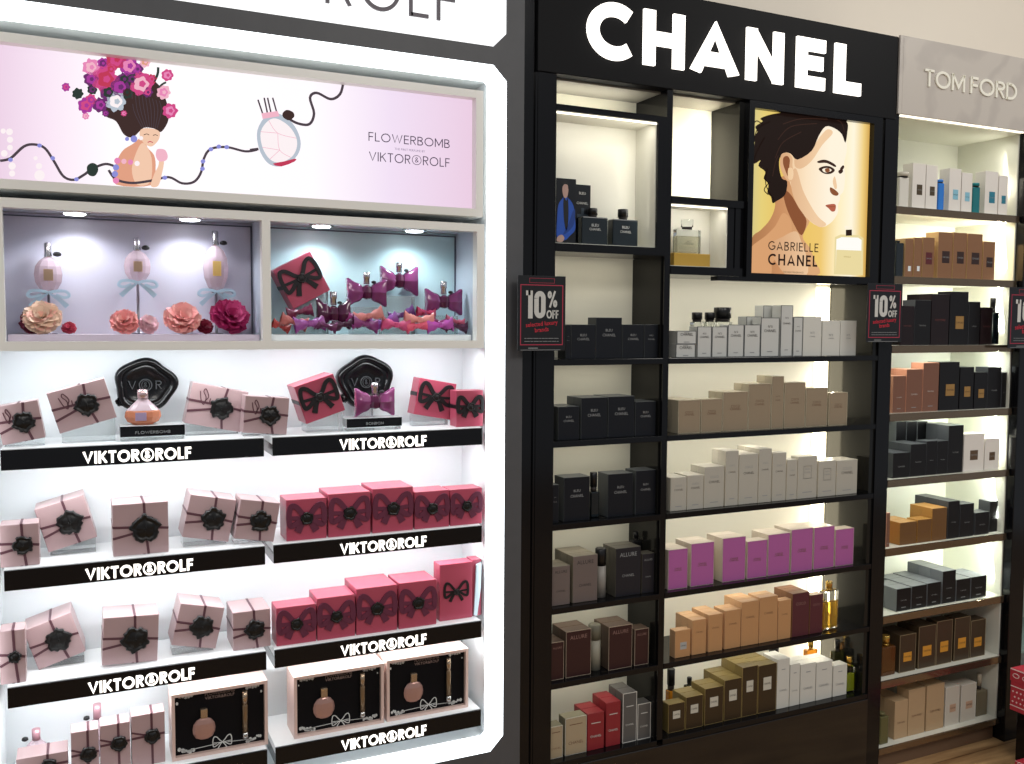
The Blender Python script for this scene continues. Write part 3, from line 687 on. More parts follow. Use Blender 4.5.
# bow shaped bottles
def bow_bottle(label, px, py, wpx, hpx, Y, group, captop, block=None, z0=None, glass=m_magglass):
    c = at(px, py, Y); W = at(px + wpx / 2, py, Y).x - at(px - wpx / 2, py, Y).x; H = at(px, py - hpx / 2, Y).z - at(px, py + hpx / 2, Y).z
    ct = at(px, captop, Y).z
    if z0 is None: z0 = c.z - H / 2
    t = thing('bow_bottle', label, 'perfume bottle', (c.x, Y, z0), (0, 0, 0), group)
    b = MB()
    for s in (-1, 1):
        def f(u, v, s=s):
            r = .10 + .40 * u                                   # distance from the knot
            a = (v * 2 * math.pi)
            hh = H * (.20 + .30 * u ** .7) * (1 + .05 * math.sin(3 * math.pi * u)); dd = .016 * (.7 + .5 * math.sin(math.pi * min(1, u * 1.1)))
            rid = 1 + .10 * math.cos(6 * a)
            return Vector((s * W * (r - .03 * (math.cos(a) ** 2) * (u > .9)), dd * math.cos(a) * rid * (-1 if s > 0 else 1), H / 2 + hh * math.sin(a) * (1 if u < 1 else .98)))
        b.grid(f, 8, 24, 0)
        vs = [b.bm.verts.new(f(1.0, j / 24)) for j in range(24)]
        b.face(vs, 0)
    b.build('glass_lobes', glass, t)
    MB().lathe([(.004, -H * .24), (.012, -H * .2), (.015, 0), (.012, H * .2), (.004, H * .26)], 12, smooth=False).build('glass_knot', m_pdark, t, (0, -.004, H / 2))
    ch_ = ct - (z0 + H * .78)
    MB().lathe([(.007, 0), (.0075, .002), (.007, ch_ * .45), (.0085, ch_ * .5), (.0085, ch_ - .001), (.006, ch_)], 16).build('cap', m_silver, t, (0, 0, H * .78))
    MB().lathe([(.002, 0), (.006, .002), (.006, .006), (.002, .008)], 10).build('wax_charm', m_wax, t, (W * .16, -.008, H * .80))
    return t
gN = 'bow-shaped flacons in the right niche'
def block(label, px0, px1, z0, z1, Y, d, group=None, name='display_block'):
    a = at(px0, 330, Y).x; e = at(px1, 330, Y).x
    return tag(MB().bbox(a, e, Y, Y + d, z0 + .0004, z1, .001).build(name, m_acryl), label, 'display block', group)
def zpx(px, py, Y): return at(px, py, Y).z
zb = zpx(366, 307, 2.225); block('clear block under the left bow-shaped flacon', 352, 382, NZ, zb - .0006, 2.208, .034); bow_bottle('magenta bow-shaped flacon, left one on a clear block in the blue niche', 366.5, 292.5, 40, 29, 2.225, gN, 272, z0=zb)
zb = zpx(399, 296, 2.255); block('taller clear block under the highest bow-shaped flacon', 386, 415, NZ, zb - .0006, 2.237, .036); bow_bottle('magenta bow-shaped flacon standing highest, centre of the blue niche', 399, 282, 38, 30, 2.255, gN, 262.5, z0=zb)
zb = zpx(443, 315.5, 2.21); block('clear block under the right bow-shaped flacon', 431, 458, NZ, zb - .0006, 2.195, .032); bow_bottle('magenta bow-shaped flacon at the right end of the blue niche', 443.5, 301.5, 37, 27, 2.21, gN, 281.5, z0=zb)
bow_bottle('dark plum bow-shaped flacon low on the left in the blue niche', 333.5, 315, 34, 32, 2.192, gN, 291.5, z0=NZ + .0105, glass=m_pdark)
gift_box([(272.4, 270.6), (309.3, 252), (331.4, 289.5), (294.3, 309)], 2.222, .055, 'blackbow', 'raspberry box with black bow tilted in the left of the blue niche', None, NZ, 61, False, 'clear wedge under the tilted raspberry box in the blue niche')

def fabric_bow(label, px, py, wpx, col, rz, Y, group, seed, zb=NZ):
    c = at(px, py, Y); W = (at(px + wpx / 2, py, Y).x - at(px - wpx / 2, py, Y).x) * 1.12
    rr = random.Random(seed); t = thing('fabric_bow', label, 'bow', (c.x, Y, c.z), (rr.uniform(-.3, .3), rz, rr.uniform(-.3, .3)), group)
    m = mat('satin_' + col.strip('#'), col, .32)
    b = MB()
    for s in (-1, 1):
        def f(u, v, s=s):
            a = v * 2 * math.pi
            return Vector((s * W * (.06 + .42 * u), .006 * math.cos(a) * (1.2 + .3 * math.sin(4 * u)), W * (.07 + .17 * u) * math.sin(a) + .003 * math.sin(9 * u + 3 * a)))
        b.grid(f, 6, 14, 0)
    lo_ = b.build('loops', m, t)
    mz = min((Matrix.LocRotScale(t.location, t.rotation_euler, None) @ v.co).z for v in lo_.data.vertices)
    if mz < NZ + .0004: settle(t, lo_, NZ, .400, .899)
    MB().bbox(-W * .09, W * .09, -.008, .008, -W * .09, W * .09, .003).build('knot', m, t)
    return t
gP = 'satin bows heaped in the blue niche'
BOWS = [(294, 322, 26, '#b0605c', .2, 2.17, 'salmon satin bow at the far left of the heap'), (310, 327, 30, '#8b3f86', -.1, 2.162, 'purple satin bow below the salmon one'),
        (281, 329, 18, '#b5433f', .3, 2.18, 'rust red satin bow in the left corner of the blue niche'), (300, 312, 24, '#6b1d3e', -.2, 2.195, 'wine satin bow under the tilted raspberry box'), (326, 330, 20, '#5e1a4a', .2, 2.165, 'small plum satin bow below the dark flacon'),
        (345, 329, 24, '#3f1230', -.2, 2.17, 'blackish plum satin bow right of the dark flacon'), (358, 319, 26, '#a23a80', .1, 2.188, 'magenta satin bow under the left block'), (369, 316, 26, '#c97a76', -.25, 2.165, 'bright salmon satin bow left of the centre block'),
        (366, 328, 26, '#7c2b68', .15, 2.162, 'purple satin bow in front of the salmon one'), (385, 322, 24, '#8a4a98', -.35, 2.18, 'violet satin bow by the centre block'), (396, 329, 26, '#c94878', .1, 2.165, 'hot pink satin bow in front of the centre block'),
        (402, 315, 24, '#5a2a66', -.3, 2.20, 'dark violet satin bow against the centre block'), (419, 320, 28, '#d88a82', .05, 2.17, 'pale salmon satin bow right of the centre block'), (426, 313, 18, '#a02a50', .1, 2.19, 'crimson satin bow behind the pale salmon one'),
        (418, 329, 22, '#d9506c', -.1, 2.16, 'coral satin bow in front of the pale salmon one'), (436, 322, 24, '#7a2a5a', .3, 2.18, 'plum satin bow below the right flacon'), (440, 330, 24, '#b04aa0', -.1, 2.165, 'orchid satin bow in front right of the heap'), (458, 330, 20, '#4a1538', .1, 2.17, 'dark plum satin bow at the right end of the heap'), (455, 322, 18, '#b5506a', .2, 2.176, 'dusky rose satin bow by the right block')]
for k, (px, py, w_, col, rz, Y, lab) in enumerate(BOWS): fabric_bow(lab, px, py, w_, col, rz, Y, gP, k)

# big black wax seals standing behind the testers
def big_seal(label, px, py, rx, ry, Y, seed, z0):
    c = at(px, py, Y); R = at(px + rx, py, Y).x - c.x
    t = thing('wax_seal_display', label, 'display seal', (c.x, Y, z0), (0, 0, 0), 'giant black wax seals')
    zc = c.z - z0; n = 56; rr = random.Random(seed); ph = rr.uniform(0, 6)
    def rad(a): return R * (1 + .05 * math.sin(5 * a + ph) + .035 * math.sin(3 * a + 2 * ph))
    k = ry / rx
    b = MB(); rings = []
    for q, d in ((1.0, .012), (1.0, 0), (.97, -.006), (.90, -.010), (.82, -.009), (.76, -.002), (.70, 0.0), (.66, -.004), (.62, -.001), (.3, .0), (.05, .0)):
        rings.append([b.bm.verts.new((rad(2 * math.pi * i / n) * q * math.cos(2 * math.pi * i / n), d, zc + k * rad(2 * math.pi * i / n) * q * math.sin(2 * math.pi * i / n))) for i in range(n)])
    for a, e in zip(rings, rings[1:]):
        for i in range(n): b.face([a[i], a[(i + 1) % n], e[(i + 1) % n], e[i]], 0, True)
    b.face(rings[-1]); b.face(rings[0][::-1])
    seal_geo(b, -R * .80, zc - R * .55, R * .16, .004, seed, t=.010)
    b.build('wax_disc', mat('shiny_black_wax', '#08080a', .22, spec=.4), t)
    b = MB(); b.stroke(arc(0, zc, R * .20, R * .20, 0, 360, 24), .0022, -.003, .0005)
    letters(b, '&', -R * .14, R * .14, zc - R * .15, zc + R * .15, .12, -.003, .0005)
    letters(b, 'V', -R * .55, -R * .30, zc - R * .15, zc + R * .15, .12, -.003, .0005); letters(b, 'R', R * .32, R * .52, zc - R * .15, zc + R * .15, .12, -.003, .0005)
    b.build('embossed_lettering', mat('grey_black_wax', '#3b3c3e', .25), t)
    lo = zc - R * k * 1.06
    MB().bbox(-.022, .022, .012, .030, 0.0004, zc * .8, .001).build('support', m_acryl, t)
big_seal('giant black wax seal standing behind the peach flacon', 145.5, 385, 31, 28, 2.245, 1.0, z1)
big_seal('giant black wax seal standing behind the bow-shaped tester', 366, 382, 27, 25.5, 2.245, 2.2, z1)
def tester(label, px0, px1, zt, word, Y, d):
    a = at(px0, 430, Y).x; e = at(px1, 430, Y).x; zf = zt
    t = thing('tester_plinth', label, 'plinth', ((a + e) / 2, Y, z1), (0, 0, 0), 'tester plinths'); w_ = (e - a) / 2; h = zf - z1
    MB().bbox(-w_ + .001, w_ - .001, .006, d + .006, .0004, h * .35, .001).build('clear_base', m_acryl, t)
    MB().bbox(-w_, w_, .003, d, h * .35 + .0002, h, .001).build('plinth_body', mat('pale_plinth', '#c9ccce', .2), t)
    MB().bbox(-w_, w_, 0, .003, h * .30, h, .0005).build('front_plate', m_black, t)
    b = MB(); letters(b, word, -len(word) * .0036, len(word) * .0036, h * .48, h * .48 + .0062, .13, -.0006, .0, gap=.16); b.build('lettering', m_inkg, t)
    return t
ztp = zpx(145, 426, 2.150)
tester('black fronted plinth under the peach flacon, top left shelf', 120, 185, ztp, 'FLOWERBOMB', 2.15, .06)
c = at(143.5, 424, 2.175); R = at(161.5, 410, 2.175).x - c.x; H = zpx(143, 402, 2.175) - ztp
t = thing('perfume_bottle', 'squat faceted flacon of peach perfume on the left tester plinth', 'perfume bottle', (c.x, 2.185, ztp + .0004), (0, 0, 0), 'testers on the top shelf')
b = MB(); b.lathe([(R * r, H * z) for r, z in ((.55, 0), (.85, .12), (1.0, .34), (.96, .56), (.90, .62))], 12, sy=.6, smooth=False); b.build('perfume', m_amberg, t)
b = MB(); b.lathe([(R * r, H * z) for r, z in ((.90, .625), (.62, .85), (.32, 1.06), (.26, 1.15))], 12, sy=.6, smooth=False); b.build('glass_shoulder', m_pglass, t)
ct = zpx(143.5, 390, 2.185) - ztp
MB().lathe([(R * .27, H * 1.15), (R * .31, H * 1.17), (R * .29, ct), (R * .24, ct + .001)], 16).build('cap', mat('rose_silver_cap', '#cdb3b4', .25, metal=.8), t)
MB().bbox(-R * .45, R * .15, -R * .62, -R * .60, H * .2, H * .55, .0003).build('label', mat('lilac_label', '#a795b8', .4), t)
ztb = zpx(375, 418, 2.150)
tester('black fronted plinth under the bow-shaped tester, top right shelf', 347, 402, ztb, 'BONBON', 2.15, .06)
bow_bottle('bow-shaped magenta tester bottle on the right plinth', 374.5, 403, 40, 29, 2.18, 'testers on the top shelf', 382.5, z0=ztb + .001)

# bottom left: tall boxes and small flacons
g7 = 'tall dusty pink boxes on the bottom left shelf'
def tall_box(px0, px1, yt, lab, Y=2.15, d=.07, sealy=None, s=1):
    xa = at(px0, (yt + 764) / 2, Y).x; xe = at(px1, (yt + 764) / 2, Y).x; zt = zpx((px0 + px1) / 2, yt, Y)
    h = zt - z4; w_ = (xe - xa)
    t = thing('gift_box', lab, 'gift box', ((xa + xe) / 2, Y, z4 + .0004), (0, 0, 0), g7)
    MB().bbox(-w_ / 2, w_ / 2, 0, d, 0, h, .001).build('carton', m_beige, t)
    sz = zpx(px0, sealy, Y) - z4; b = MB(); b.stroke([(w_ * .1, h), (w_ * .12, 0)], .005, -.0008, 0); b.stroke([(-w_ / 2, sz), (w_ / 2, sz + .003)], .005, -.0008, 0); b.stroke([(-w_ / 2, sz + .014), (w_ * .1, sz)], .004, -.0008, 0); b.box(w_ * .08, w_ * .08 + .005, 0, d, h, h + .0008)
    b.build('ribbon', m_rib, t)
    b = MB(); seal_geo(b, w_ * .12, sz, .0165, -.0006, s); b.build('wax_seal', m_wax, t)
tall_box(16, 68, 755.5, 'widest dusty pink box at bottom left, only its top showing', 2.15, .06, 772, 71)
tall_box(71, 98.8, 731, 'narrow dusty pink box, second from left on the bottom shelf', 2.15, .05, 757, 72)
tall_box(100.2, 130.4, 724, 'narrow dusty pink box, third from left on the bottom shelf', 2.15, .05, 746.6, 73)
tall_box(131.6, 165, 714, 'tallest dusty pink box beside the black gift set, bottom shelf', 2.15, .05, 739.5, 74)
def small_flacon(px, yt, lab):
    Y = 2.24; c = at(px, yt, Y)
    R = .014; H = .035
    t = thing('perfume_bottle', lab, 'perfume bottle', (c.x, Y, z4 + .0004), (0, 0, 0), 'small flacons behind the bottom boxes')
    h = c.z - z4
    MB().lathe([(.006, 0), (R * 1.7, .02), (R * 1.8, h * .4), (R * 1.3, h * .62), (.009, h * .72)], 10, sy=.6, smooth=False).build('glass_body', m_pglass, t)
    MB().lathe([(.0085, h * .73), (.0085, h)], 14).build('cap', mat('rose_cap', '#c99aa4', .3, metal=.4), t)
    MB().lathe([(.002, 0), (.007, .003), (.006, .008), (.002, .010)], 10).build('wax_charm', m_wax, t, (-.022, 0, h * .72))
small_flacon(36, 729, 'little pink flacon behind the widest pink box, bottom left')
small_flacon(97, 704, 'little pink flacon behind the narrow pink boxes, bottom shelf')

# black gift sets in pink frames
def coffret(quad, lab, Y=2.14, depth=.07, shelf=z4):
    q = [Vector(xz(p[0], p[1], Y)) for p in quad]
    w_ = ((q[1] - q[0]).length + (q[2] - q[3]).length) / 2; zt = (q[0].y + q[1].y) / 2; cx = sum(p.x for p in q) / 4
    z0 = shelf + .0004; h = zt - z0
    t = thing('gift_set', lab, 'gift set', (cx, Y, z0), (0, 0, 0), 'black gift sets on the bottom shelf')
    b = MB(); f = .007
    for a in ((-w_ / 2, w_ / 2, 0, f), (-w_ / 2, w_ / 2, h - f, h), (-w_ / 2, -w_ / 2 + f, f, h - f), (w_ / 2 - f, w_ / 2, f, h - f)): b.box(a[0], a[1], 0, depth, a[2], a[3])
    b.build('box_frame', mat('pearl_pink_card', '#d8bdb4', .3), t)
    MB().box(-w_ / 2 + f, w_ / 2 - f, .012, .020, f, h - f).build('black_tray', mat('black_satin_tray', '#05060c', .5, spec=.2), t)
    # flacon and pen spray lying in the tray
    bx = -w_ * .17; R = w_ * .118
    b = MB(); b.lathe([(R * r, R * 2.0 * z) for r, z in ((.38, 0), (.72, .08), (.96, .3), (1, .5), (.92, .72), (.62, .92), (.25, 1.0))], 10, c=(bx, .008, h * .24), sy=.3, smooth=False); b.build('flacon', mat('rose_bronze_glass', '#b58f86', .25, metal=.4), t)
    b = MB(); b.bbox(bx - R * .30, bx + R * .30, 0.002, .012, h * .24 + R * 2.02, h * .24 + R * 2.85, .001); b.build('flacon_cap', mat('pale_bronze', '#b9a48c', .25, metal=.8), t)
    px = w_ * .26; b = MB(); b.lathe([(.0065, 0), (.0065, h * .42), (.006, h * .43)], 12, c=(px, .006, h * .24)); b.build('pen_spray', mat('bronze_tube', '#8d7a62', .25, metal=.7), t)
    MB().lathe([(.0062, 0), (.0062, h * .20)], 12, c=(px, .006, h * .675)).build('pen_cap', mat('pale_bronze', '#b9a48c'), t)
    MB().lathe([(.0068, 0), (.0068, h * .09)], 12, c=(px, .006, h * .15)).build('pen_foot', m_steel, t)
    b = MB(); rr = random.Random(int(cx * 100)); y = .0115
    bow_geo(b, w_ * .02, h * .13, w_ * .22, y, t=.0006, w=.0020)
    tops = {-1: MB(), 1: MB()}
    for s in (-1, 1):
        b.stroke([(w_ * .02 + s * .012, h * .12), (s * w_ * .32, h * .10)], .0012, y - .0006, y)
        for i in range(9):
            x = s * w_ * (.28 + .018 * i); z = h * (.07 + .03 * rr.random() + (.035 if i > 5 else 0)); r = rr.uniform(.0020, .0046)
            b.prism([(x + r * math.cos(a), z + r * 1.2 * math.sin(a)) for a in [k * math.pi / 4 for k in range(8)]], y - .0006, y)
        for i in range(6):
            x = s * w_ * (.44 - .03 * i); z = h * (.90 + .03 * rr.random()) - (h * .09 if i == 0 else 0); r = rr.uniform(.0014, .0034)
            tops[s].prism([(x + r * math.cos(a), z + r * 1.4 * math.sin(a)) for a in [k * math.pi / 4 for k in range(8)]], y - .0006, y)
            if i: tops[s].stroke(arc(x, z, .004, .003, 0, 300, 8), .0007, y - .0006, y)
    b.build('lace_ornament', mat('lace_white', '#d5d8d6', .5), t)
    for q_ in (-1, 1): tops[q_].build('lace_ornament', MATS['lace_white'], t)
    link('printed_text', text_mesh('FLOWERBOMB', mat('bronze_ink', '#8d7770', .5), .010), t, (0, .0113, h * .885)); link('printed_text', text_mesh('VIKTOR&ROLF', MATS['bronze_ink'], .010), t, (0, .0113, h * .825))
    return t
coffret([(171, 696), (267.6, 680), (268, 745), (172.7, 762)], 'black gift set in pink frame, left one on the bottom shelf', 2.142, .085)
coffret([(293.5, 676), (384, 665), (384, 728), (295, 742)], 'black gift set in pink frame, middle one on the bottom shelf', 2.142, .085)
coffret([(387, 661.5), (469, 648), (467.5, 706.5), (387, 725)], 'black gift set in pink frame, right one beside the cabinet side', 2.142, .085)

# ------------------------------------------------------------------ black cabinet (middle)
bc = thing('display_cabinet', 'tall gloss black cabinet with large white lit lettering on top', 'cabinet', (1.67, FY, 0))
def PB(b, name, m, o=bc): return b.build(name, m, o, (-o.location[0], -o.location[1], -o.location[2]))
BR, BL = 2.310, 2.272                         # distance of the back panels, right and left bay
b = MB()
b.box(1.030, 1.060, FY + .006, FY + .04, 0, 2.34); b.box(1.060, 1.066, FY, FY + .04, 0, 2.085)
b.box(1.066, 1.119, FY - .002, BL, 0, 2.085)
PB(b, 'post', m_black)
hd = PB(MB().bbox(1.062, 2.304, FY - .006, BR, 2.0855, 2.337, .002), 'header_panel', mat('satin_black', '#07070a', .5, spec=.15))
for c_, pa, pb, py in (('C', 587.5, 635.3, 30), ('H', 643.7, 686, 40), ('A', 691.5, 740.2, 55), ('N', 746.8, 785, 55), ('E', 796.5, 826, 65), ('L', 834.7, 862, 70)):
    b = MB(); letters(b, c_, at(pa, py, FY - .015).x, at(pb, py, FY - .015).x, 2.139, 2.283, .225, FY - .014, FY - .0062); b.build('letter', m_letter, hd)
PB(MB().box(1.458, 1.4768, FY - .001, BR, .275, 2.085), 'post', m_black)
PB(MB().box(2.262, 2.318, FY - .004, BR + .05, 0, 2.335), 'post', m_black)
PB(MB().bbox(1.060, 2.262, FY - .006, BR, 0, .2585, .002), 'base_panel', mat('dark_walnut_laminate', '#1a1512', .18, coat=.3, vary=.15, scale=6))
for z in CHZ:
    PB(MB().bbox(1.119, 1.4575, FY - .003, BL, z - .016, z, .001), 'shelf', m_black)
    PB(MB().bbox(1.477, 2.262, FY - .003, BR, z - .016, z, .001), 'shelf', m_black)
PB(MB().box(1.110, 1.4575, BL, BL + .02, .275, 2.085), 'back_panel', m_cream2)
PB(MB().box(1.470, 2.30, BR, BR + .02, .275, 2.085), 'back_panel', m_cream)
PB(MB().box(1.4535, 1.4579, FY + .01, BL, .275, 1.636), 'side_panel', m_smoke)
PB(MB().box(2.243, 2.2619, FY + .002, BR, .275, 2.085), 'side_panel', m_smoke)
b = MB(); b.box(1.119, 1.4578, FY - .003, BL, 1.995, 2.011); b.box(1.119, 1.4578, FY - .003, BL, 1.637, 1.658); b.box(1.429, 1.4578, FY - .003, BL, 1.658, 1.995)
PB(b, 'niche_frame', m_black)
nz = 1.658
b = MB(); t_ = .003
b.box(1.119, 1.429, 2.222, 2.227, nz, 1.995); b.box(1.426, 1.4289, FY + .004, 2.222, nz, 1.995); b.box(1.119, 1.426, FY + .004, 2.222, 1.991, 1.9949); b.box(1.119, 1.426, FY + .004, 2.222, nz + .0001, nz + .002)
PB(b, 'niche_lining', mat('warm_white_lining', '#d5d4c8', .4))
area('niche_led', (1.27, 2.135, 1.988), (0, .5, -1), .28, .01, .22, (1, .95, .85))
area('niche_led', (1.421, 2.135, 1.83), (-1, .4, 0), .01, .26, .16, (1, .95, .85))
area('niche_led', (1.26, 2.20, 2.014), (0, .3, 1), .28, .01, .30, (1, .95, .82))
PB(MB().box(1.121, 1.426, FY - .001, FY + .004, 1.9885, 1.993), 'led_strip', emis('led_line', '#fff6e2', 2.2))
# upper part of the right bay
PB(MB().box(1.119, 1.4575, FY + .03, BL, 2.080, 2.0849), 'top_panel', m_tfw0)
PB(MB().box(1.4775, 1.712, FY + .03, 2.258, 2.080, 2.0849), 'top_panel', m_tfw0)
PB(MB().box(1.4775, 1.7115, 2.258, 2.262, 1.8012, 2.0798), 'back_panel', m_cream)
b = MB()
b.box(1.477, 1.730, FY - .003, BR, 1.781, 1.801); b.box(1.672, 1.730, FY + .006, BR, 1.610, 1.781); b.box(1.477, 1.730, FY - .003, BR, 1.588, 1.611); b.box(1.700, 1.729, FY + .003, FY + .006, 1.611, 1.781)
PB(b, 'niche_frame', m_black)
PB(MB().box(1.712, 1.7299, FY + .01, BR, 1.801, 2.085), 'side_panel', m_smoke)
b = MB(); b.box(1.477, 1.672, 2.200, 2.205, 1.611, 1.781); b.box(1.669, 1.6719, FY + .004, 2.20, 1.611, 1.781); b.box(1.477, 1.669, FY + .004, 2.20, 1.778, 1.7809); b.box(1.477, 1.669, FY + .004, 2.20, 1.6112, 1.613)
PB(b, 'niche_lining', MATS['warm_white_lining'])
area('niche_led', (1.57, 2.135, 1.774), (0, .5, -1), .17, .01, .12, (1, .95, .86))
PB(MB().box(1.478, 1.668, FY - .001, FY + .004, 1.7745, 1.779), 'led_strip', MATS['led_line'])
area('bay_led', (1.700, 2.20, 1.93), (-1, .7, 0), .02, .24, .6, (1, .93, .76))
area('bay_led', (1.490, 2.17, 1.90), (.6, 1, 0), .02, .20, .35, (1, .93, .76))
# upright strip in the right corner of the back
for za, zb_ in zip((1.574,) + tuple(v - .018 for v in CHZ[:5]), CHZ):
    area('corner_led', (2.232, BR - .035, (za - .03 + zb_) / 2), (-1, .7, 0), .03, max(.05, za - zb_ - .04) if za > zb_ else .15, .45, (1, .94, .80))
PB(MB().box(2.185, 2.236, BR - .008, BR - .001, .285, 1.572), 'led_strip', m_warmled)

lb2 = thing('light_box', 'black framed light box with golden picture of a woman in profile', 'light box', (1.98, FY, 1.576))
def P2(b, name, m): return PB(b, name, m, lb2)
b = MB(); fy = FY - .012
b.box(1.730, 2.242, fy, FY + .02, 2.064, 2.084); b.box(1.630, 2.242, fy, FY + .02, 1.5745, 1.587); b.box(1.7305, 2.242, fy, FY + .02, 1.587, 1.599); b.box(1.7305, 1.749, fy, FY + .02, 1.599, 2.064); b.box(2.207, 2.242, fy, FY + .02, 1.599, 2.064)
P2(b, 'frame', m_black)
P2(MB().box(1.732, 2.241, FY + .02, 2.29, 1.588, 2.084), 'housing', m_blackl)
gp = ramp_mat('gold_print', [(0, '#cfc48a'), (.10, '#e6cf78'), (.30, '#e9c25c'), (.60, '#efc870'), (.74, '#ffeec0'), (.86, '#fff6dc'), (.95, '#f0cf80'), (1, '#d2a552')], 1.0, 'X', 1.749, 2.207)
YG = FY + .006
P2(MB().box(1.749, 2.207, YG, FY + .02, 1.599, 2.064), 'print', gp)
def c5(x, y): return (660 + x / 3.82, 90 + y / 3.82)
inks2 = ['#1d110d', '#f9dfbf', '#c98f5e', '#e9bd92', '#8a5232', '#b4604a', '#3a241c', '#fff4dc', '#ead9a0', '#fffdf6', '#2a1a14', '#d8a070']
b = MB()
def pg(pts, lay, mi, sm=True, k=4): pic(b, pts, c5, YG - .0004 - .0002 * lay, mi, k, sm)
def lg(pts, lay, mi, w): picline(b, pts, c5, YG - .0004 - .0002 * lay, w, mi)
LX = 349; 
pg([(LX, 572), (385, 535), (420, 495), (440, 440), (440, 350), (520, 330), (560, 470), (572, 500), (545, 560), (570, 600), (590, 650), (596, 710), (LX - 7, 706)], 0, 2)
pg([(LX, 600), (400, 560), (440, 520), (470, 470), (500, 500), (500, 560), (470, 610), (430, 660), (420, 706), (LX - 6, 706), (LX - 4, 650)], 1, 11)
pg([(420, 600), (470, 560), (520, 540), (540, 580), (560, 640), (560, 706), (480, 706)], 2, 3)
pg([(470, 380), (500, 400), (530, 450), (560, 500), (540, 555), (505, 500), (480, 440)], 2, 4)
pg([(600, 120), (640, 125), (690, 150), (712, 190), (713, 235), (704, 275), (705, 300), (707, 330), (705, 362), (700, 388), (688, 403), (688, 418), (682, 432), (680, 448), (681, 462), (674, 480), (658, 502), (640, 516), (620, 524), (598, 518), (572, 500), (545, 470), (515, 410), (495, 350), (480, 300), (480, 220), (540, 160)], 3, 1)
pg([(500, 330), (520, 300), (545, 380), (575, 440), (605, 485), (635, 512), (618, 524), (598, 518), (560, 488), (525, 440), (505, 390)], 4, 3)
pg([(520, 250), (570, 235), (610, 180), (640, 150), (660, 165), (620, 210), (580, 270), (540, 300), (515, 290)], 4, 3)
pg([(352, 260), (362, 200), (350, 190), (372, 160), (364, 140), (392, 120), (384, 108), (430, 92), (500, 84), (580, 88), (640, 93), (696, 110), (717, 128), (716, 160), (708, 202), (694, 168), (664, 145), (632, 140), (606, 176), (580, 232), (525, 266), (500, 244), (476, 240), (457, 262), (456, 300), (466, 338), (486, 350), (478, 400), (446, 424), (430, 432), (424, 408), (410, 392), (414, 360), (396, 338), (402, 312), (376, 290), (384, 268), (360, 282)], 6, 0, True, 3)
for q in ([(420, 120), (372, 150), (356, 215)], [(400, 180), (368, 240), (352, 300)], [(410, 300), (404, 360), (436, 420)], [(392, 130), (370, 118), (358, 128)], [(420, 350), (398, 380), (414, 400)]): lg(q, 6, 0, .003)
for q in ([(470, 130), (540, 110), (640, 112)], [(450, 190), (500, 140), (600, 128)], [(440, 260), (470, 200), (540, 160)], [(430, 330), (440, 280), (452, 250)], [(640, 104), (690, 122), (704, 160)]): lg(q, 7, 6, .0022)
pg([(462, 250), (476, 240), (494, 244), (506, 262), (506, 290), (512, 318), (506, 346), (490, 348), (472, 326), (459, 290)], 8, 3)
pg([(472, 258), (486, 252), (496, 266), (494, 296), (500, 324), (490, 332), (478, 306), (470, 280)], 9, 4)
pg([(490, 300), (506, 300), (510, 322), (504, 342), (490, 338)], 10, 1)
pg([(602, 272), (628, 266), (654, 275), (672, 288), (668, 294), (636, 279), (606, 279)], 8, 6)
pg([(688, 300), (698, 288), (704, 292), (700, 302), (690, 308)], 8, 6)
pg([(606, 302), (626, 291), (650, 292), (668, 306), (652, 320), (626, 319)], 8, 6); pg([(620, 303), (634, 298), (650, 301), (655, 308), (640, 315), (626, 313)], 9, 7); pg([(632, 300), (646, 300), (648, 311), (638, 315), (631, 310)], 10, 4)
pg([(682, 308), (696, 302), (699, 312), (690, 320), (683, 317)], 8, 6)
pg([(650, 372), (664, 378), (682, 394), (676, 404), (660, 400), (650, 388)], 8, 4); pg([(668, 330), (676, 370), (668, 378), (660, 350)], 8, 3)
pg([(632, 441), (650, 436), (668, 436), (672, 446), (668, 462), (656, 464), (644, 452)], 8, 5); lg([(634, 443), (652, 446), (670, 445)], 9, 4, .0016)
pg([(668, 562), (690, 552), (760, 554), (777, 566), (775, 708), (664, 704)], 8, 8, False, 2); pg([(674, 570), (694, 562), (757, 564), (770, 573), (768, 700), (670, 696)], 9, 9, False, 2)
pg([(674, 610), (769, 614), (768, 700), (670, 696)], 10, 8, False, 2)
pg([(710, 534), (733, 533), (733, 556), (710, 557)], 11, 10, False, 2); pg([(706, 518), (735, 520), (735, 532), (706, 532)], 10, 7, False, 2)
IM = [ink(c) for c in inks2]
IM[1] = ramp_mat('face_print', [(0, '#d9a474'), (.30, '#efc79a'), (.62, '#fbe3c2'), (1, '#fff3dc')], 1.0, 'X', 1.812, 2.05)
IM[3] = ramp_mat('face_shade_print', [(0, '#cf976a'), (1, '#f0cba2')], 1.0, 'X', 1.80, 2.0)
IM[2] = ramp_mat('neck_print', [(0, '#a8744a'), (.5, '#c98e60'), (1, '#dba878')], 1.0, 'X', 1.75, 1.98)
P2(b, 'printed_picture', IM)
pl = P2(MB().box(1.7495, 1.7500, YG - .001, YG, 1.5995, 1.6000), 'print_edge', m_black)
b = MB(); q0 = xz(*c5(410, 612), YG); q1 = xz(*c5(602, 583), YG); letters(b, 'GABRIELLE', q0[0], q1[0], q0[1] + .001, q1[1] - .0035, .12, YG - .004, YG - .0036, gap=.22)
P2(b, 'lettering', ink('#2a1a14')); b = MB(); q0 = xz(*c5(409, 668), YG); q1 = xz(*c5(598, 630), YG); letters(b, 'CHANEL', q0[0], q1[0], q0[1], q1[1] - .003, .17, YG - .004, YG - .0036, gap=.22)
P2(b, 'lettering', ink('#2a1a14'))
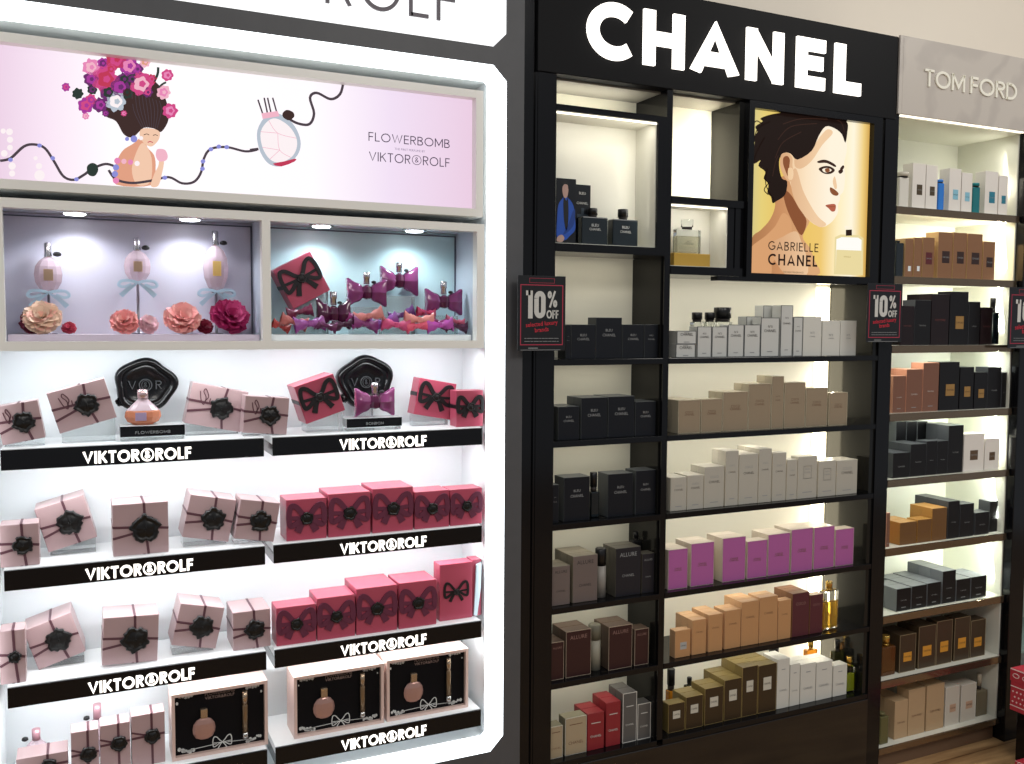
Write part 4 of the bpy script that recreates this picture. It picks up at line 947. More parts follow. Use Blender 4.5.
q = xz(*c5(506, 700), YG); link('printed_text', text_mesh('THE NEW FRAGRANCE', ink('#5a4030'), .0075), lb2, (q[0] - 1.98, YG - .0036 - FY, q[1] - 1.576))
q = xz(*c5(712, 640), YG); link('printed_text', text_mesh('GABRIELLE', ink('#b0985a'), .006), lb2, (q[0] - 1.98, YG - .0036 - FY, q[1] - 1.576))

# ------------------------------------------------------------------ perfume cartons
def mk(name, col, rough=.38, coat=.05): return mat('card_' + name, col, rough, coat=coat, spec=.35)
K = {  # kind: material, words, [(text, ink, height fraction, width fraction)], edge colour, label (x, z, w, h fractions, colour)
 'bleu': (mk('navy_black', '#10131a'), 'blue-black perfume box', [('BLEU', m_inkg, .66, .26), ('CHANEL', m_inkg, .54, .42)], None, None),
 'taupe': (mk('taupe', '#6d615d'), 'taupe perfume box', [('ALLURE', m_inkd, .82, .62), ('CHANEL', m_inkd, .34, .42)], None, None),
 'charcoal': (mk('charcoal', '#222127'), 'charcoal perfume box', [('ALLURE', m_inkg, .82, .62), ('CHANEL', m_inkg, .40, .40)], None, None),
 'cocoa': (mk('cocoa', '#38201f'), 'dark cocoa perfume box', [('ALLURE', mat('rose_ink', '#8a6a62', .5), .82, .62)], '#b9a793', None),
 'champagne': (mk('champagne', '#a8977c'), 'champagne perfume box', [('-', m_inkb, .80, .60), ('CHANEL', m_inkb, .28, .58)], '#dedacc', None),
 'red': (mk('brick_red', '#8a2b31'), 'brick red perfume box', [('-', m_inkw, .72, .55), ('CHANEL', m_inkw, .34, .55)], None, None),
 'slate': (mk('slate', '#5b5957'), 'slate grey perfume box', [('-', m_inkw, .72, .5), ('CHANEL', m_inkw, .34, .5)], '#d9d7d0', None),
 'n5': (mk('white', '#c6c7c3'), 'white perfume box with grey edges', [('N°5', m_inkd, .74, .24), ('CHANEL', m_inkd, .63, .54), ('-', m_inkg, .12, .28)], '#55595c', None),
 'n5p': (mk('white_plain', '#cfcec6'), 'plain white perfume box', [('N°5', m_inkg, .56, .22), ('CHANEL', m_inkg, .48, .26)], None, None),
 'greige': (mk('greige', '#94846e'), 'greige perfume box', [('COCO', m_inkb, .60, .26), ('CHANEL', m_inkb, .53, .36)], '#d6cbb0', None),
 'ivory': (mk('ivory', '#b1ada2'), 'ivory perfume box', [('COCO', m_inkg, .72, .30), ('CHANEL', m_inkd, .60, .46), ('-', m_inkg, .12, .4)], None, None),
 'emblem': (mk('ivory', '#b1ada2'), 'ivory perfume box with square emblem', [('COCO', m_inkg, .68, .18), ('CHANEL', m_inkg, .60, .26), ('-', m_inkg, .14, .5)], None, 'frame'),
 'orchid': (mk('orchid', '#ac5f9c'), 'orchid pink perfume box', [('CHANCE', m_inkb, .50, .28), ('CHANEL', m_inkb, .45, .34)], '#d6b8c0', None),
 'apricot': (mk('apricot', '#bb8d61'), 'apricot perfume box', [('CHANEL', m_inkb, .62, .42)], None, None),
 'apricotsq': (mk('apricot', '#bb8d61'), 'apricot perfume box with silver plaque', [], None, (0.05, .42, .42, .26, '#a9aaa8')),
 'maroon': (mk('maroon', '#552a30'), 'maroon perfume box', [('COCO', mat('rose_ink', '#8a6a62'), .72, .4)], None, None),
 'bronze': (mk('bronze', '#3d2f1e'), 'bronze perfume box with white label', [], '#a08a58', (0.0, .60, .44, .27, '#c6c2b4')),
 'white19': (mk('white_plain', '#cfcec6'), 'plain white perfume box', [('-', m_inkg, .78, .3), ('CHANEL', m_inkg, .35, .5)], None, None),
 'neroli': (mk('shell_white', '#e2ddd6'), 'white perfume box with black and gold label', [], None, (.05, .42, .42, .24, '#4a3c28')),
 'azure': (mk('shell_white', '#e2ddd6'), 'white perfume box with pale blue label', [], None, (.05, .40, .44, .26, '#86bccf')),
 'teal': (mk('shell_white', '#e2ddd6'), 'white perfume box with teal label', [], None, (.05, .40, .44, .26, '#2c7a90')),
 'tan': (mk('tan_brown', '#876246'), 'tan brown perfume box with black label', [], None, (.05, .46, .52, .26, '#33201c')),
 'tansticker': (mk('tan_brown', '#876246'), 'x', [], None, (.1, .22, .34, .30, '#dfe6ea')),
 'tanred': (mk('tan_brown', '#876246'), 'narrow tan perfume box with maroon label', [], None, (.05, .48, .56, .30, '#5c2428')),
 'plumblack': (mk('plum_black', '#1c1013'), 'plum black perfume box', [('TOM FORD', mat('dull_red_ink', '#6a3a38', .5), .47, .5)], None, None),
 'blackgold': (mk('soft_black', '#110f11'), 'black perfume box with gold label', [], None, (.05, .42, .44, .24, '#9a7640')),
 'soft': (mk('soft_black', '#110f11'), 'matt black perfume box', [('TOM FORD', m_inkg, .42, .34)], None, None),
 'copper': (mk('copper_brown', '#7a5545'), 'copper brown perfume box', [('TOM FORD', m_inkw, .40, .34), ('-', m_inkg, .10, .3)], None, None),
 'shell': (mk('shell_white', '#e2ddd6'), 'cream perfume box with brown label', [], None, (.0, .43, .38, .26, '#5c4632')),
 'amber': (mk('amber_brown', '#6f4e2c'), 'amber brown perfume box', [('TOM FORD', m_inkb, .45, .4)], None, None),
 'bluegrey': (mk('night_grey', '#0d0d10'), 'blackish perfume box with grey top', [('TOM FORD', m_inkg, .44, .36), ('-', m_inkg, .14, .3)], None, None),
 'orangelabel': (mk('umber', '#433627'), 'umber perfume box with orange label', [], '#8c7c60', (.0, .40, .50, .24, '#d09236')),
 'sand': (mk('sand', '#b59a78'), 'sand coloured perfume box', [('TOM FORD', m_inkb, .40, .5)], None, None),
 'pearl': (mk('pearl', '#c3bdb0'), 'pearl white perfume box with beige label', [], '#dcdad2', (.05, .44, .44, .20, '#b99a82')),
}
BODY = {'bleu': mk('bleu_body', '#4c5052'), 'orchid': mk('orchid_body', '#d9cdbb'), 'bronze': mk('bronze_body', '#7f6e42', .3), 'apricot': mk('apricot_body', '#d5ac82'), 'apricotsq': mk('apricot_body', '#d5ac82'),  # paler bodies put lit tops and film glare into colour; orchid's sides are pale
        'taupe': mk('taupe_body', '#7e7768'), 'charcoal': mk('charcoal_body', '#55524a'), 'cocoa': mk('cocoa_body', '#57483d'), 'champagne': mk('champagne_body', '#85806a'), 'greige': mk('greige_body', '#b9af98'),
        'ivory': mk('ivory_body', '#d6d1c2'), 'emblem': mk('ivory_body', '#d6d1c2'), 'maroon': mk('maroon_body', '#8a6448'), 'bluegrey': mk('grey_body', '#6d7074'), 'amber': mk('amber_body', '#a97c40'),
        'tan': mk('tan_body', '#c2a070'), 'tansticker': mk('tan_body', '#c2a070'), 'tanred': mk('tan_body', '#c2a070'), 'copper': mk('copper_body', '#cf9a80'), 'soft': mk('soft_body', '#4a4c50')}
def carton(t, kind, w, h, d, y=0.0):
    m, words, txt, edge, lab = K[kind]
    MB().bbox(-w / 2, w / 2, y, y + d, 0, h, .0007).build('carton', BODY.get(kind, m), t)
    if kind in BODY: MB().bbox(-w / 2 + .0007, w / 2 - .0007, y - .0004, y + .0006, .0007, h - .0007, .0002).build('front_panel', m, t)
    if edge:
        e = .0016; b = MB()
        for q in ((-w / 2, -w / 2 + e, 0, h), (w / 2 - e, w / 2, 0, h), (-w / 2 + e, w / 2 - e, h - e, h), (-w / 2 + e, w / 2 - e, 0, e)): b.box(q[0], q[1], y - .0004, y + .001, q[2], q[3])
        b.build('edge_trim', mat('trim_' + edge.strip('#'), edge, .4), t)
    if lab == 'frame':
        b = MB(); s = w * .20; cz = h * .62
        b.stroke([(-s, cz - s * 1.25), (s, cz - s * 1.25), (s, cz + s * 1.25), (-s, cz + s * 1.25)], .0012, y - .0004, y + .0003, closed=True); b.build('printed_frame', m_inkg, t)
    elif lab:
        lx, lz, lw, lh, lc = lab
        lw *= w; lh = min(lh * h, lw * 1.35); cz = lz * h; cx = lx * w
        MB().bbox(cx - lw / 2, cx + lw / 2, y - .0006, y + .0004, cz - lh / 2, cz + lh / 2, .0002).build('label', mat('label_' + lc.strip('#'), lc, .35), t)
        if kind == 'tansticker': return
        dark = sum(lin(lc)[:3]) < .5
        q = text_mesh('CHANEL' if kind in ('bronze', 'apricotsq') else 'TOM FORD', m_inkg if dark else m_inkd, 1.0)
        o = link('printed_text', q, t, (cx, y - .0008, cz - lh * .08)); s = lw * .8 / (4.6 if 'TOM' in q.name or kind not in ('bronze', 'apricotsq') else 3.7); o.scale = (s, 1, s * 1.3)
    for s_, im, zf, wf in txt:
        if s_ == '-':                        # a line of print too small to read
            MB().box(-wf * w / 2, wf * w / 2, y - .0006, y - .0003, zf * h, zf * h + .0022).build('printed_line', im, t); continue
        o = link('printed_text', text_mesh(s_, im, 1.0), t, (0, y - .0006, zf * h)); k = 1.25 * wf * w / (.66 * len(s_)); o.scale = (k, 1, k)
ORD = ords
T0_, T1_ = 2.322, 2.893
def row(z, Y, place, group, items, d=.045, n=1, xoff=0):
    """items: (left px, right px, top px, kind[, extra dict]) in the photo; place completes the label"""
    hs = []
    for it in items:
        xm = (it[0] + it[1]) / 2; hs.append(at(xm, it[2], Y + (it[4].get('dy', 0) if len(it) > 4 else 0)).z - z)
    mean = sum(hs) / len(hs); cnt = 0
    for it, h in zip(items, hs):
        ex = it[4] if len(it) > 4 else {}
        yy = Y + ex.get('dy', 0); zz = ex.get('z', z)
        ym = it[2] * .5 + (it[2] + 50) * .5
        xa = at(it[0], it[2] + 25, yy).x + .0004; xe = at(it[1], it[2] + 25, yy).x - .0004
        for lo_, hi_ in ((1.1195, 1.4530), (1.4773, 2.2425), (T0_ + .0005, T1_ - .0005)):
            if lo_ - .05 < (xa + xe) / 2 < hi_ + .03:
                xa = max(xa, lo_); xe = min(xe, hi_); break
        hh = at((it[0] + it[1]) / 2, it[2], yy).z - zz - .0006
        dd = ex.get('d', d); k = K[it[3]]
        cnt += 1
        size = 'tall ' if h > mean * 1.13 else 'short ' if h < mean * .87 else ''
        if 'label' in ex: lab = ex['label']; cnt -= 1
        else: lab = f"{size}{k[1]}, {ORD[cnt - 1]} from left, {place}"
        t = thing('perfume_box', lab, 'perfume box', ((xa + xe) / 2, yy, zz + .0004), (0, 0, 0), group)
        carton(t, it[3], xe - xa, hh, dd)
        for j in range(ex.get('n', n) - 1):
            o = thing('perfume_box', f"{k[1].split(' with')[0]} {'directly' if j == 0 else 'two places'} behind {ORD[cnt - 1]} from left, {place}", 'perfume box', ((xa + xe) / 2, yy + (dd + .0012) * (j + 1), zz + .0004), (0, 0, 0), group)
            MB().bbox(-(xe - xa) / 2, (xe - xa) / 2, 0, dd, 0, hh, .0007).build('carton', BODY.get(it[3], k[0]), o)
YC = 2.138
# left bay
row(CHZ[0], YC, 'top row under the blue-black bottles', 'boxes in the top row of the left black bay', [(565.5, 570.6, 325, 'bleu'), (571, 595.3, 324.5, 'bleu'), (595.8, 621.8, 317.5, 'bleu'), (622.3, 643.7, 324.5, 'bleu'), (644.3, 663, 324.5, 'bleu')])
row(CHZ[1], YC, "black cabinet's left bay, second row", 'boxes in the second row of the left black bay', [(558, 579, 406.5, 'bleu'), (581, 607, 397.5, 'bleu'), (608, 634.4, 396.2, 'bleu'), (635.2, 655.6, 401.4, 'bleu')], d=.04, n=2)
row(CHZ[2], YC, "black cabinet's left bay, third row", 'boxes in the third row of the left black bay', [(551.5, 558.7, 484.7, 'bleu'), (563.8, 589.7, 477, 'bleu'), (607.7, 632.8, 473.5, 'bleu'), (635.5, 661, 470, 'bleu')], d=.055)
row(CHZ[3], YC, "black cabinet's left bay, fourth row", 'boxes in the fourth row of the left black bay', [(551.5, 570, 566, 'taupe', {'n': 2}), (572.7, 597.5, 555.4, 'taupe', {'n': 3}), (615.5, 640.7, 547.5, 'charcoal', {'n': 2}), (641.8, 661.5, 553, 'charcoal')], d=.034)
row(CHZ[4], YC, "black cabinet's left bay, fifth row", 'boxes in the fifth row of the left black bay', [(550.5, 563.8, 642, 'cocoa', {'n': 2}), (565.8, 591, 630.3, 'cocoa', {'n': 2}), (608.5, 632, 625.6, 'cocoa', {'n': 2}), (634.4, 648.5, 628.7, 'cocoa')], d=.04)
row(CHZ[5], YC + .004, "black cabinet's left bay, bottom row", 'boxes in the bottom row of the left black bay', [(549, 562.7, 726.4, 'champagne'), (565, 586.5, 717, 'champagne'), (587.3, 604, 713, 'red', {'n': 2}), (606, 620.5, 702, 'red', {'n': 2}), (622.6, 636.7, 692.7, 'slate', {'n': 2}), (637.3, 650.6, 703.3, 'slate')], d=.038)
# right bay
row(CHZ[0], YC, "black cabinet's white top row", 'boxes in the top row of the right black bay',
    [(697, 711.3, 326.5, 'n5'), (711.8, 727, 326.5, 'n5'), (727.6, 743.6, 324.6, 'n5'), (744, 760, 324.6, 'n5'), (760.6, 779, 317.6, 'n5'), (780.6, 792.6, 305.3, 'n5'), (793, 802.5, 317, 'n5'), (803, 821.3, 316.5, 'n5p'), (822, 839.7, 320.6, 'n5p'), (840, 856, 320.6, 'n5p'),
     (763, 772, 305.5, 'n5', {'dy': .05, 'label': 'tall white box, left one of the pair behind the fifth box, top white row'}), (772.6, 781.5, 305.5, 'n5', {'dy': .05, 'label': 'tall white box, right one of the pair behind the fifth box, top white row'}), (746, 761, 316.5, 'n5', {'dy': .05, 'label': 'white box peeping over the fourth box of the top white row'})], d=.04)
ytl = at(686, 344.5, YC).z
row(CHZ[0], YC, '', 'boxes in the top row of the right black bay', [(675.5, 695, 344, 'n5', {'label': 'small white box, lower of two stacked at the left of the top white row'})], d=.04)
row(ytl + .001, YC, '', 'boxes in the top row of the right black bay', [(676.5, 696, 330.8, 'n5', {'label': 'small white box, upper of two stacked at the left of the top white row'})], d=.04)
row(CHZ[1], YC, 'greige row of the black cabinet', 'greige boxes in the second row', [(678, 700, 400, 'greige', {'n': 3}), (700.8, 722, 399, 'greige'), (722.6, 747.6, 391.8, 'greige', {'n': 2}), (748.2, 770.6, 383.8, 'greige', {'n': 2}), (771.4, 783.6, 376, 'greige', {'n': 2}), (784.2, 805, 382.3, 'greige'), (805.6, 827, 387.8, 'greige'), (828.4, 847, 392.5, 'greige')], d=.034)
row(CHZ[2], YC, 'ivory row of the black cabinet', 'ivory boxes in the third row', [(670.3, 686.4, 477.3, 'ivory', {'n': 2}), (687, 703.3, 475, 'ivory', {'n': 2}), (704, 724, 466.5, 'ivory', {'n': 2}), (725.5, 738.4, 450.8, 'ivory', {'n': 2}), (739, 758, 454, 'ivory', {'n': 3}), (758.7, 771.5, 448.7, 'ivory', {'n': 3}), (772.3, 786, 452.6, 'ivory'), (786.6, 797, 459.6, 'ivory', {'n': 2}), (797.6, 816.8, 456.2, 'emblem'), (818, 835.6, 460.7, 'emblem', {'n': 2}), (836.3, 857, 460, 'ivory', {'n': 2})], d=.033)
row(CHZ[3], YC, 'orchid pink row of the black cabinet', 'orchid pink boxes in the fourth row', [(668, 687.5, 549.2, 'orchid', {'n': 2}), (690.7, 713.7, 542.8, 'orchid', {'n': 2}), (722.3, 745.3, 537.4, 'orchid', {'n': 2}), (747, 766.8, 540.6, 'orchid'), (767.8, 789.5, 533.8, 'orchid', {'n': 2}), (791, 812.5, 528.8, 'orchid', {'n': 2}), (813.6, 834, 526.7, 'orchid', {'n': 2}), (835, 853.3, 528.8, 'orchid')], d=.038)
row(CHZ[4], YC, 'apricot row of the black cabinet', 'apricot and maroon boxes in the fifth row', [(674.7, 690, 630, 'apricotsq'), (692, 706, 619.5, 'apricot', {'n': 3}), (708.3, 722.4, 614.2, 'apricot', {'n': 3}), (724.8, 740.4, 610, 'apricot', {'n': 2}), (741.3, 758.6, 601.2, 'apricot', {'n': 3}), (759.3, 777.4, 596.6, 'apricot', {'n': 2}), (778, 790.8, 600, 'apricot'), (792, 809, 592.8, 'maroon', {'n': 3}), (809.6, 822.5, 594.6, 'maroon')], d=.027)
row(CHZ[5], YC + .004, "black cabinet's right bay, bottom row", 'boxes in the bottom row of the right black bay', [(668, 684.5, 703.2, 'bronze'), (685.5, 702.7, 696, 'bronze', {'n': 2}), (704.5, 723, 687.3, 'bronze', {'n': 2}), (724, 741.4, 679, 'bronze', {'n': 3}), (742, 757.4, 666.4, 'bronze', {'n': 3}), (758, 776.2, 664.4, 'bronze', {'n': 3}), (777, 789.3, 658.8, 'white19', {'n': 2}), (789.8, 799.6, 664, 'white19'), (800.2, 815.4, 663.4, 'white19', {'n': 2}), (816, 832, 661.4, 'white19', {'n': 2}), (832.8, 846.6, 665, 'white19')], d=.033)

# bottles of the black cabinet
def slab_bottle(label, px0, px1, yt, capt, z, Y, body, capm, d=.026, group=None, capw=.3, liquid=None, name='perfume_bottle', txt=None, fill=.72):
    xa = at(px0, yt + 15, Y).x; xe = at(px1, yt + 15, Y).x; w = xe - xa; h = at((px0 + px1) / 2, yt, Y).z - z; hc = at((px0 + px1) / 2, capt, Y).z - z
    t = thing(name, label, 'perfume bottle', ((xa + xe) / 2, Y, z + .0004), (0, 0, 0), group)
    MB().bbox(-w / 2, w / 2, 0, d, 0, h, .003).build('glass_body', body, t)
    if liquid:
        MB().bbox(-w / 2 + .003, w / 2 - .003, .003, d - .003, .004, h * fill, .002).build('perfume', liquid, t)
    b = MB(); b.lathe([(w * capw * .42, h), (w * capw * .42, h + (hc - h) * .25)], 16, c=(0, d / 2, 0)); b.build('collar', m_gold if capm is m_gold else m_inkd, t)
    b = MB(); b.lathe([(w * capw / 2, h + (hc - h) * .25), (w * capw / 2, hc - .001), (w * capw / 2 - .001, hc)], 20, c=(0, d / 2, 0)); b.build('cap', capm, t)
    for s_, zf, wf, im in (txt or []):
        o = link('printed_text', text_mesh(s_, im, 1.0), t, (0, -.0006, zf * h)); k = wf * w / (.66 * len(s_)); o.scale = (k, 1, k)
    return t
m_navyg = mat('midnight_glass', '#141d22', .1, coat=.5); m_capb = mat('black_cap', '#121214', .3)
slab_bottle('wide midnight bottle, left of two in the white niche', 582, 608, 217, 208, nz + .002, 2.155, m_navyg, m_capb, .03, 'midnight bottles in the white niche', .34, txt=[('BLEU', .66, .34, m_inkw), ('CHANEL', .52, .46, m_inkw)])
slab_bottle('narrower midnight bottle with tall cap, right one in the white niche', 613, 638, 219.5, 209, nz + .002, 2.155, m_navyg, m_capb, .03, 'midnight bottles in the white niche', .36, txt=[('BLEU', .66, .34, m_inkw), ('CHANEL', .50, .46, m_inkw)])
# advertising cards in the niche
c = at(556, 240, 2.142); e = at(575.5, 240, 2.142); zt = at(566, 178.5, 2.142).z
t = thing('advert_card', 'upright card picturing a man in a blue jacket, left in white niche', 'advert card', ((c.x + e.x) / 2, 2.142, nz + .0024)); w_ = e.x - c.x; h = zt - nz - .0024
MB().bbox(-w_ / 2, w_ / 2, 0, .003, 0, h, .0004).build('card_board', mat('night_card', '#0d1016', .3), t)
MB().box(-w_ / 2 + .004, w_ / 2 - .004, .003, .03, 0, .003).build('card_foot', m_acryl, t)
b = MB()
def cp(pts, mi, lay, k=4): b.poly(smooth_pts([(-w_ / 2 + p[0] * w_, p[1] * h) for p in pts], k), -.0002 - .0002 * lay, mi)
cp([(.05, .08), (.0 + .04, .35), (.10, .58), (.28, .68), (.42, .72), (.60, .70), (.86, .60), (.96, .40), (.97, .22), (.70, .12), (.45, .05)], 0, 0)
cp([(.36, .70), (.50, .66), (.58, .70), (.62, .52), (.60, .30), (.50, .20), (.38, .40)], 1, 1)
cp([(.30, .86), (.32, .76), (.42, .70), (.54, .72), (.60, .80), (.60, .90), (.52, .95), (.38, .95)], 2, 1)
cp([(.27, .86), (.28, .95), (.42, 1.0 - .01), (.58, .97), (.64, .90), (.60, .84), (.56, .90), (.40, .91), (.32, .88)], 1, 2)
cp([(.04, .03), (.08, .10), (.30, .13), (.42, .08), (.30, .02)], 2, 2)
cp([(.36, .14), (.60, .18), (.90, .30), (.96, .52), (.84, .50), (.62, .30)], 3, 1)
b.build('printed_figure', [mat('print_blue', '#1f4fae', .4), mat('print_black', '#0a0c10', .4), mat('print_skin', '#b5958a', .4), mat('print_dblue', '#123a86', .4)], t)
c = at(575.8, 240, 2.175); e = at(592.5, 240, 2.175); zt = at(584, 184, 2.175).z; w_ = e.x - c.x; h = zt - nz - .0024
t = thing('advert_card', 'black card with white lettering and a bottle, behind the midnight bottle', 'advert card', ((c.x + e.x) / 2, 2.188, nz + .0024))
MB().bbox(-w_ / 2, w_ / 2, 0, .003, 0, h, .0004).build('card_board', MATS['night_card'], t)
b = MB(); b.box(-w_ * .30, w_ * .42, -.0004, 0, h * .25, h * .52); b.box(-w_ * .05, w_ * .12, -.0004, 0, h * .52, h * .62); b.build('printed_bottle', mat('print_grey', '#39424a', .3), t)
for s_, zf, wf in (('BLEU', .84, .5), ('CHANEL', .68, .7)):
    o = link('printed_text', text_mesh(s_, m_inkw, 1.0), t, (0, -.0006, zf * h)); k = wf * w_ / (.66 * len(s_)); o.scale = (k, 1, k)
# clear flacon on a gold block
c = at(673, 260, 2.145); e = at(709, 260, 2.145); zt = at(690, 253.5, 2.145).z
tag(MB().bbox(c.x, e.x, 2.140, 2.185, 1.6132, zt, .001).build('gold_block', mat('satin_gold', '#c9a24a', .35, metal=.5)), 'satin gold block under the clear flacon in the small niche', 'display block')
slab_bottle('clear flacon with octagonal stopper on the gold block', 677, 701, 229.5, 219.5, zt, 2.15, m_glass, m_glass, .022, None, .42, mat('straw_perfume', '#f8f4dc', .05, trans=.8), txt=[('N°5', .46, .2, m_inkd), ('CHANEL', .36, .4, m_inkd)])

def tube(label, px0, px1, yt, ysplit, z, Y, low, up):
    xa = at(px0, yt + 20, Y).x; xe = at(px1, yt + 20, Y).x; r = (xe - xa) / 2; xm = (px0 + px1) / 2
    h = at(xm, yt, Y).z - z; hs = at(xm, ysplit, Y).z - z
    t = thing('spray_can', label, 'spray can', ((xa + xe) / 2, Y + r, z + .0004))
    MB().lathe([(r, 0), (r, hs)], 24).build('can_body', low, t); MB().lathe([(r, hs + .0003), (r, h - .003), (r - .003, h)], 24).build('cap', up, t)
tube('grey spray can with black cap between taupe and charcoal boxes', 598.5, 608, 549, 566.5, CHZ[3], 2.15, mat('can_grey', '#8b8680', .4), m_capb)
tube('pale frosted spray can between the cocoa brown boxes', 592, 603, 626, 641, CHZ[4], 2.15, mat('can_frost', '#8f8b7c', .5), mat('frost_cap', '#7d7a6a', .3, trans=.3))
slab_bottle('dark bottle inside clear casing between blue-black boxes', 591.5, 599.5, 492, 473, CHZ[2], 2.155, m_navyg, m_capb, .025, None, .8)
slab_bottle('black bottle at the back behind the last charcoal box', 633, 642, 541, 533, CHZ[3], 2.20, m_capb, m_capb, .022, None, .5)
slab_bottle('square bottle with amber perfume and gold cap, end of apricot row', 824, 838.5, 591, 582.5, CHZ[4], 2.150, m_glass, m_gold, .024, None, .34, mat('amber_perfume', '#e3b23c', .05, trans=.5))
slab_bottle('green-yellow bottle with gold cap, end of the bottom row', 847.3, 855.3, 667, 657.6, CHZ[5], 2.146, m_glass, m_gold, .022, None, .5, mat('lime_perfume', '#b9c630', .05, trans=.4))
slab_bottle('little clear bottle with dark cap behind the bronze boxes', 687, 695, 686, 678.5, CHZ[5], 2.25, m_glass, m_capb, .02, None, .5, mat('straw_perfume', '#efe3b4'))
slab_bottle('amber bottle with tall black cap behind the first bronze box', 668.8, 676, 691, 670, CHZ[5], 2.25, mat('amber_glass', '#d08a2a', .1, trans=.4), m_capb, .02, None, .9)
slab_bottle('amber flacon standing behind the white bottom-row boxes', 807, 818, 650, 641, CHZ[5], 2.262, mat('amber_glass', '#d08a2a', .1, trans=.4), m_gold, .02, None, .4)
slab_bottle('black capped flacon behind the first white bottom-row box', 770, 781, 657, 645, CHZ[5], 2.25, m_navyg, m_capb, .02, None, .7)
slab_bottle('dark olive reflection of a flacon in the right corner of the bottom row', 834, 844, 652, 641, CHZ[5], 2.20, mat('olive_reflection', '#3a3a20', .1, trans=.3), m_capb, .02, None, .4)  # solid flacon added in place of a dark bottle reflection
for x0_, x1_, yt_, lab_ in ((695, 703.5, 312.5, 'square black bottle cap behind the white row, left of three'), (708, 716, 312.5, 'square black bottle cap behind the white row, middle of three'), (717.5, 732, 307.5, 'largest black bottle cap behind the white row, right of three')):
    slab_bottle(lab_.replace('square black bottle cap', 'clear bottle with square black cap').replace('largest black bottle cap', 'clear bottle with largest black cap'), x0_ - .5, x1_ + .5, 322, yt_, CHZ[0], 2.235, m_glass, m_capb, .026, 'black capped bottles behind the white row', .9)

# ------------------------------------------------------------------ marble headed cabinet (right)
tc_ = thing('display_cabinet', 'white shelved cabinet with pale marble header, right of the black one', 'cabinet', (2.60, FY, 0))
def PT(b, name, m, o=tc_): return PB(b, name, m, o)
T0, T1, TB = 2.322, 2.893, 2.372
hd2 = PT(MB().bbox(2.3185, 2.93, FY - .012, TB, 2.104, 2.342, .002).bbox(2.3045, 2.3185, FY - .012, FY - .005, 2.104, 2.342, .001), 'header_panel', m_marble)
for w_, xa, xb in (('TOM', 2.410, 2.590), ('FORD', 2.615, 2.838)):
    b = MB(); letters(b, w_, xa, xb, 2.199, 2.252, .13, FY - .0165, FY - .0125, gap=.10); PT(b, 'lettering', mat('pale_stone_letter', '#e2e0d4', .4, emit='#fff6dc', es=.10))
m_tfw = mat('ivory_board', '#dcdccf', .45)
PT(MB().box(T0 - .003, T1 + .01, TB - .002, TB + .018, 0.05, 2.104), 'back_panel', m_tfw)
PT(MB().box(T1, T1 + .006, FY + .012, TB - .002, .05, 2.104), 'side_panel', m_tfw)
PT(MB().box(T0 - .003, T0, FY + .012, TB - .002, .05, 2.104), 'side_panel', m_tfw)
PT(MB().box(T0, T1, FY + .004, TB - .002, 2.098, 2.1035), 'top_panel', m_tfw)
PT(MB().box(T0, T1, FY - .006, FY - .001, 2.0995, 2.1035), 'led_strip', emis('led_line', '#fff6e2', 2.2))
PT(MB().bbox(T1 + .0065, 2.972, FY - .02, TB, 0, 2.104, .002), 'post', m_black)
PT(MB().box(T0, T1, FY + .02, FY + .03, 0, .052), 'plinth_board', mat('brown_kickboard', '#6b5442', .4))
m_mirror = mat('bronze_mirror_edge', '#8a7864', .12, metal=.85)
for z in TFZ:
    PT(MB().box(T0 + .0002, T1 - .0002, FY + .006, TB - .002, z - .016, z), 'shelf', m_tfw)
    PT(MB().bbox(T0, T1, FY - .002, FY + .0055, z - (.024 if z > .1 else .020), z, .0008), 'shelf_edge', m_mirror)
for i, (za, zb_) in enumerate(zip((2.098,) + TFZ[:6], TFZ[:7])):
    area('corner_led', (T1 - .006, FY + .038, (za - .02 + zb_) / 2 + .02), (-1, .9, -.1), .012, .15, (.25, 1.0, 1.0, 1.0, 1.0, 1.0, 1.0)[i] * .85, (1, .98, .86) if i < 3 else (.95, 1.0, .90))
    area('shelf_led', (2.6, FY + .03, za - .024), (0, .5, -1), .54, .012, (.25, .45, .45, .45, .5, .5, .5)[i] * 1.0, (1, .98, .86) if i < 3 else (.95, 1.0, .90))
YT = 2.140
row(TFZ[0], YT, "marble cabinet's top shelf", 'boxes on the top shelf of the marble cabinet', [(912.3, 925.4, 163.2, 'neroli'), (925.9, 937.4, 165, 'neroli'), (949, 960.8, 168.5, 'azure'), (961.4, 972, 172.7, 'azure'), (984.8, 997.8, 171.3, 'teal'), (998.4, 1007.7, 175.5, 'teal')], d=.04)
row(TFZ[1], YT, "marble cabinet's tan row", 'tan boxes on the second shelf of the marble cabinet', [(904.5, 912.8, 238.5, 'tansticker', {'dy': .0, 'label': 'plain tan box with white barcode sticker, far left of tan row'}), (913.6, 921.6, 237.5, 'tansticker', {'dy': .0, 'label': 'plain tan box with barcode sticker, next to the narrow tan box'}), (922.3, 934, 237.3, 'tanred'), (937.7, 952.2, 232, 'tan'), (952.9, 966.3, 232.5, 'tan'), (967, 982, 233.8, 'tan'), (982.6, 994.6, 241.5, 'tan')], d=.05)
row(TFZ[2], YT, "marble cabinet's third shelf", 'dark boxes on the third shelf of the marble cabinet', [(900.4, 913.8, 305.7, 'plumblack', {'n': 2}), (914.4, 930.6, 300, 'soft'), (931.3, 949, 294, 'plumblack', {'n': 2}), (949.6, 968, 291.6, 'blackgold'), (968.6, 979.7, 301.7, 'soft'), (980.3, 992.3, 307.3, 'plumblack')], d=.05)
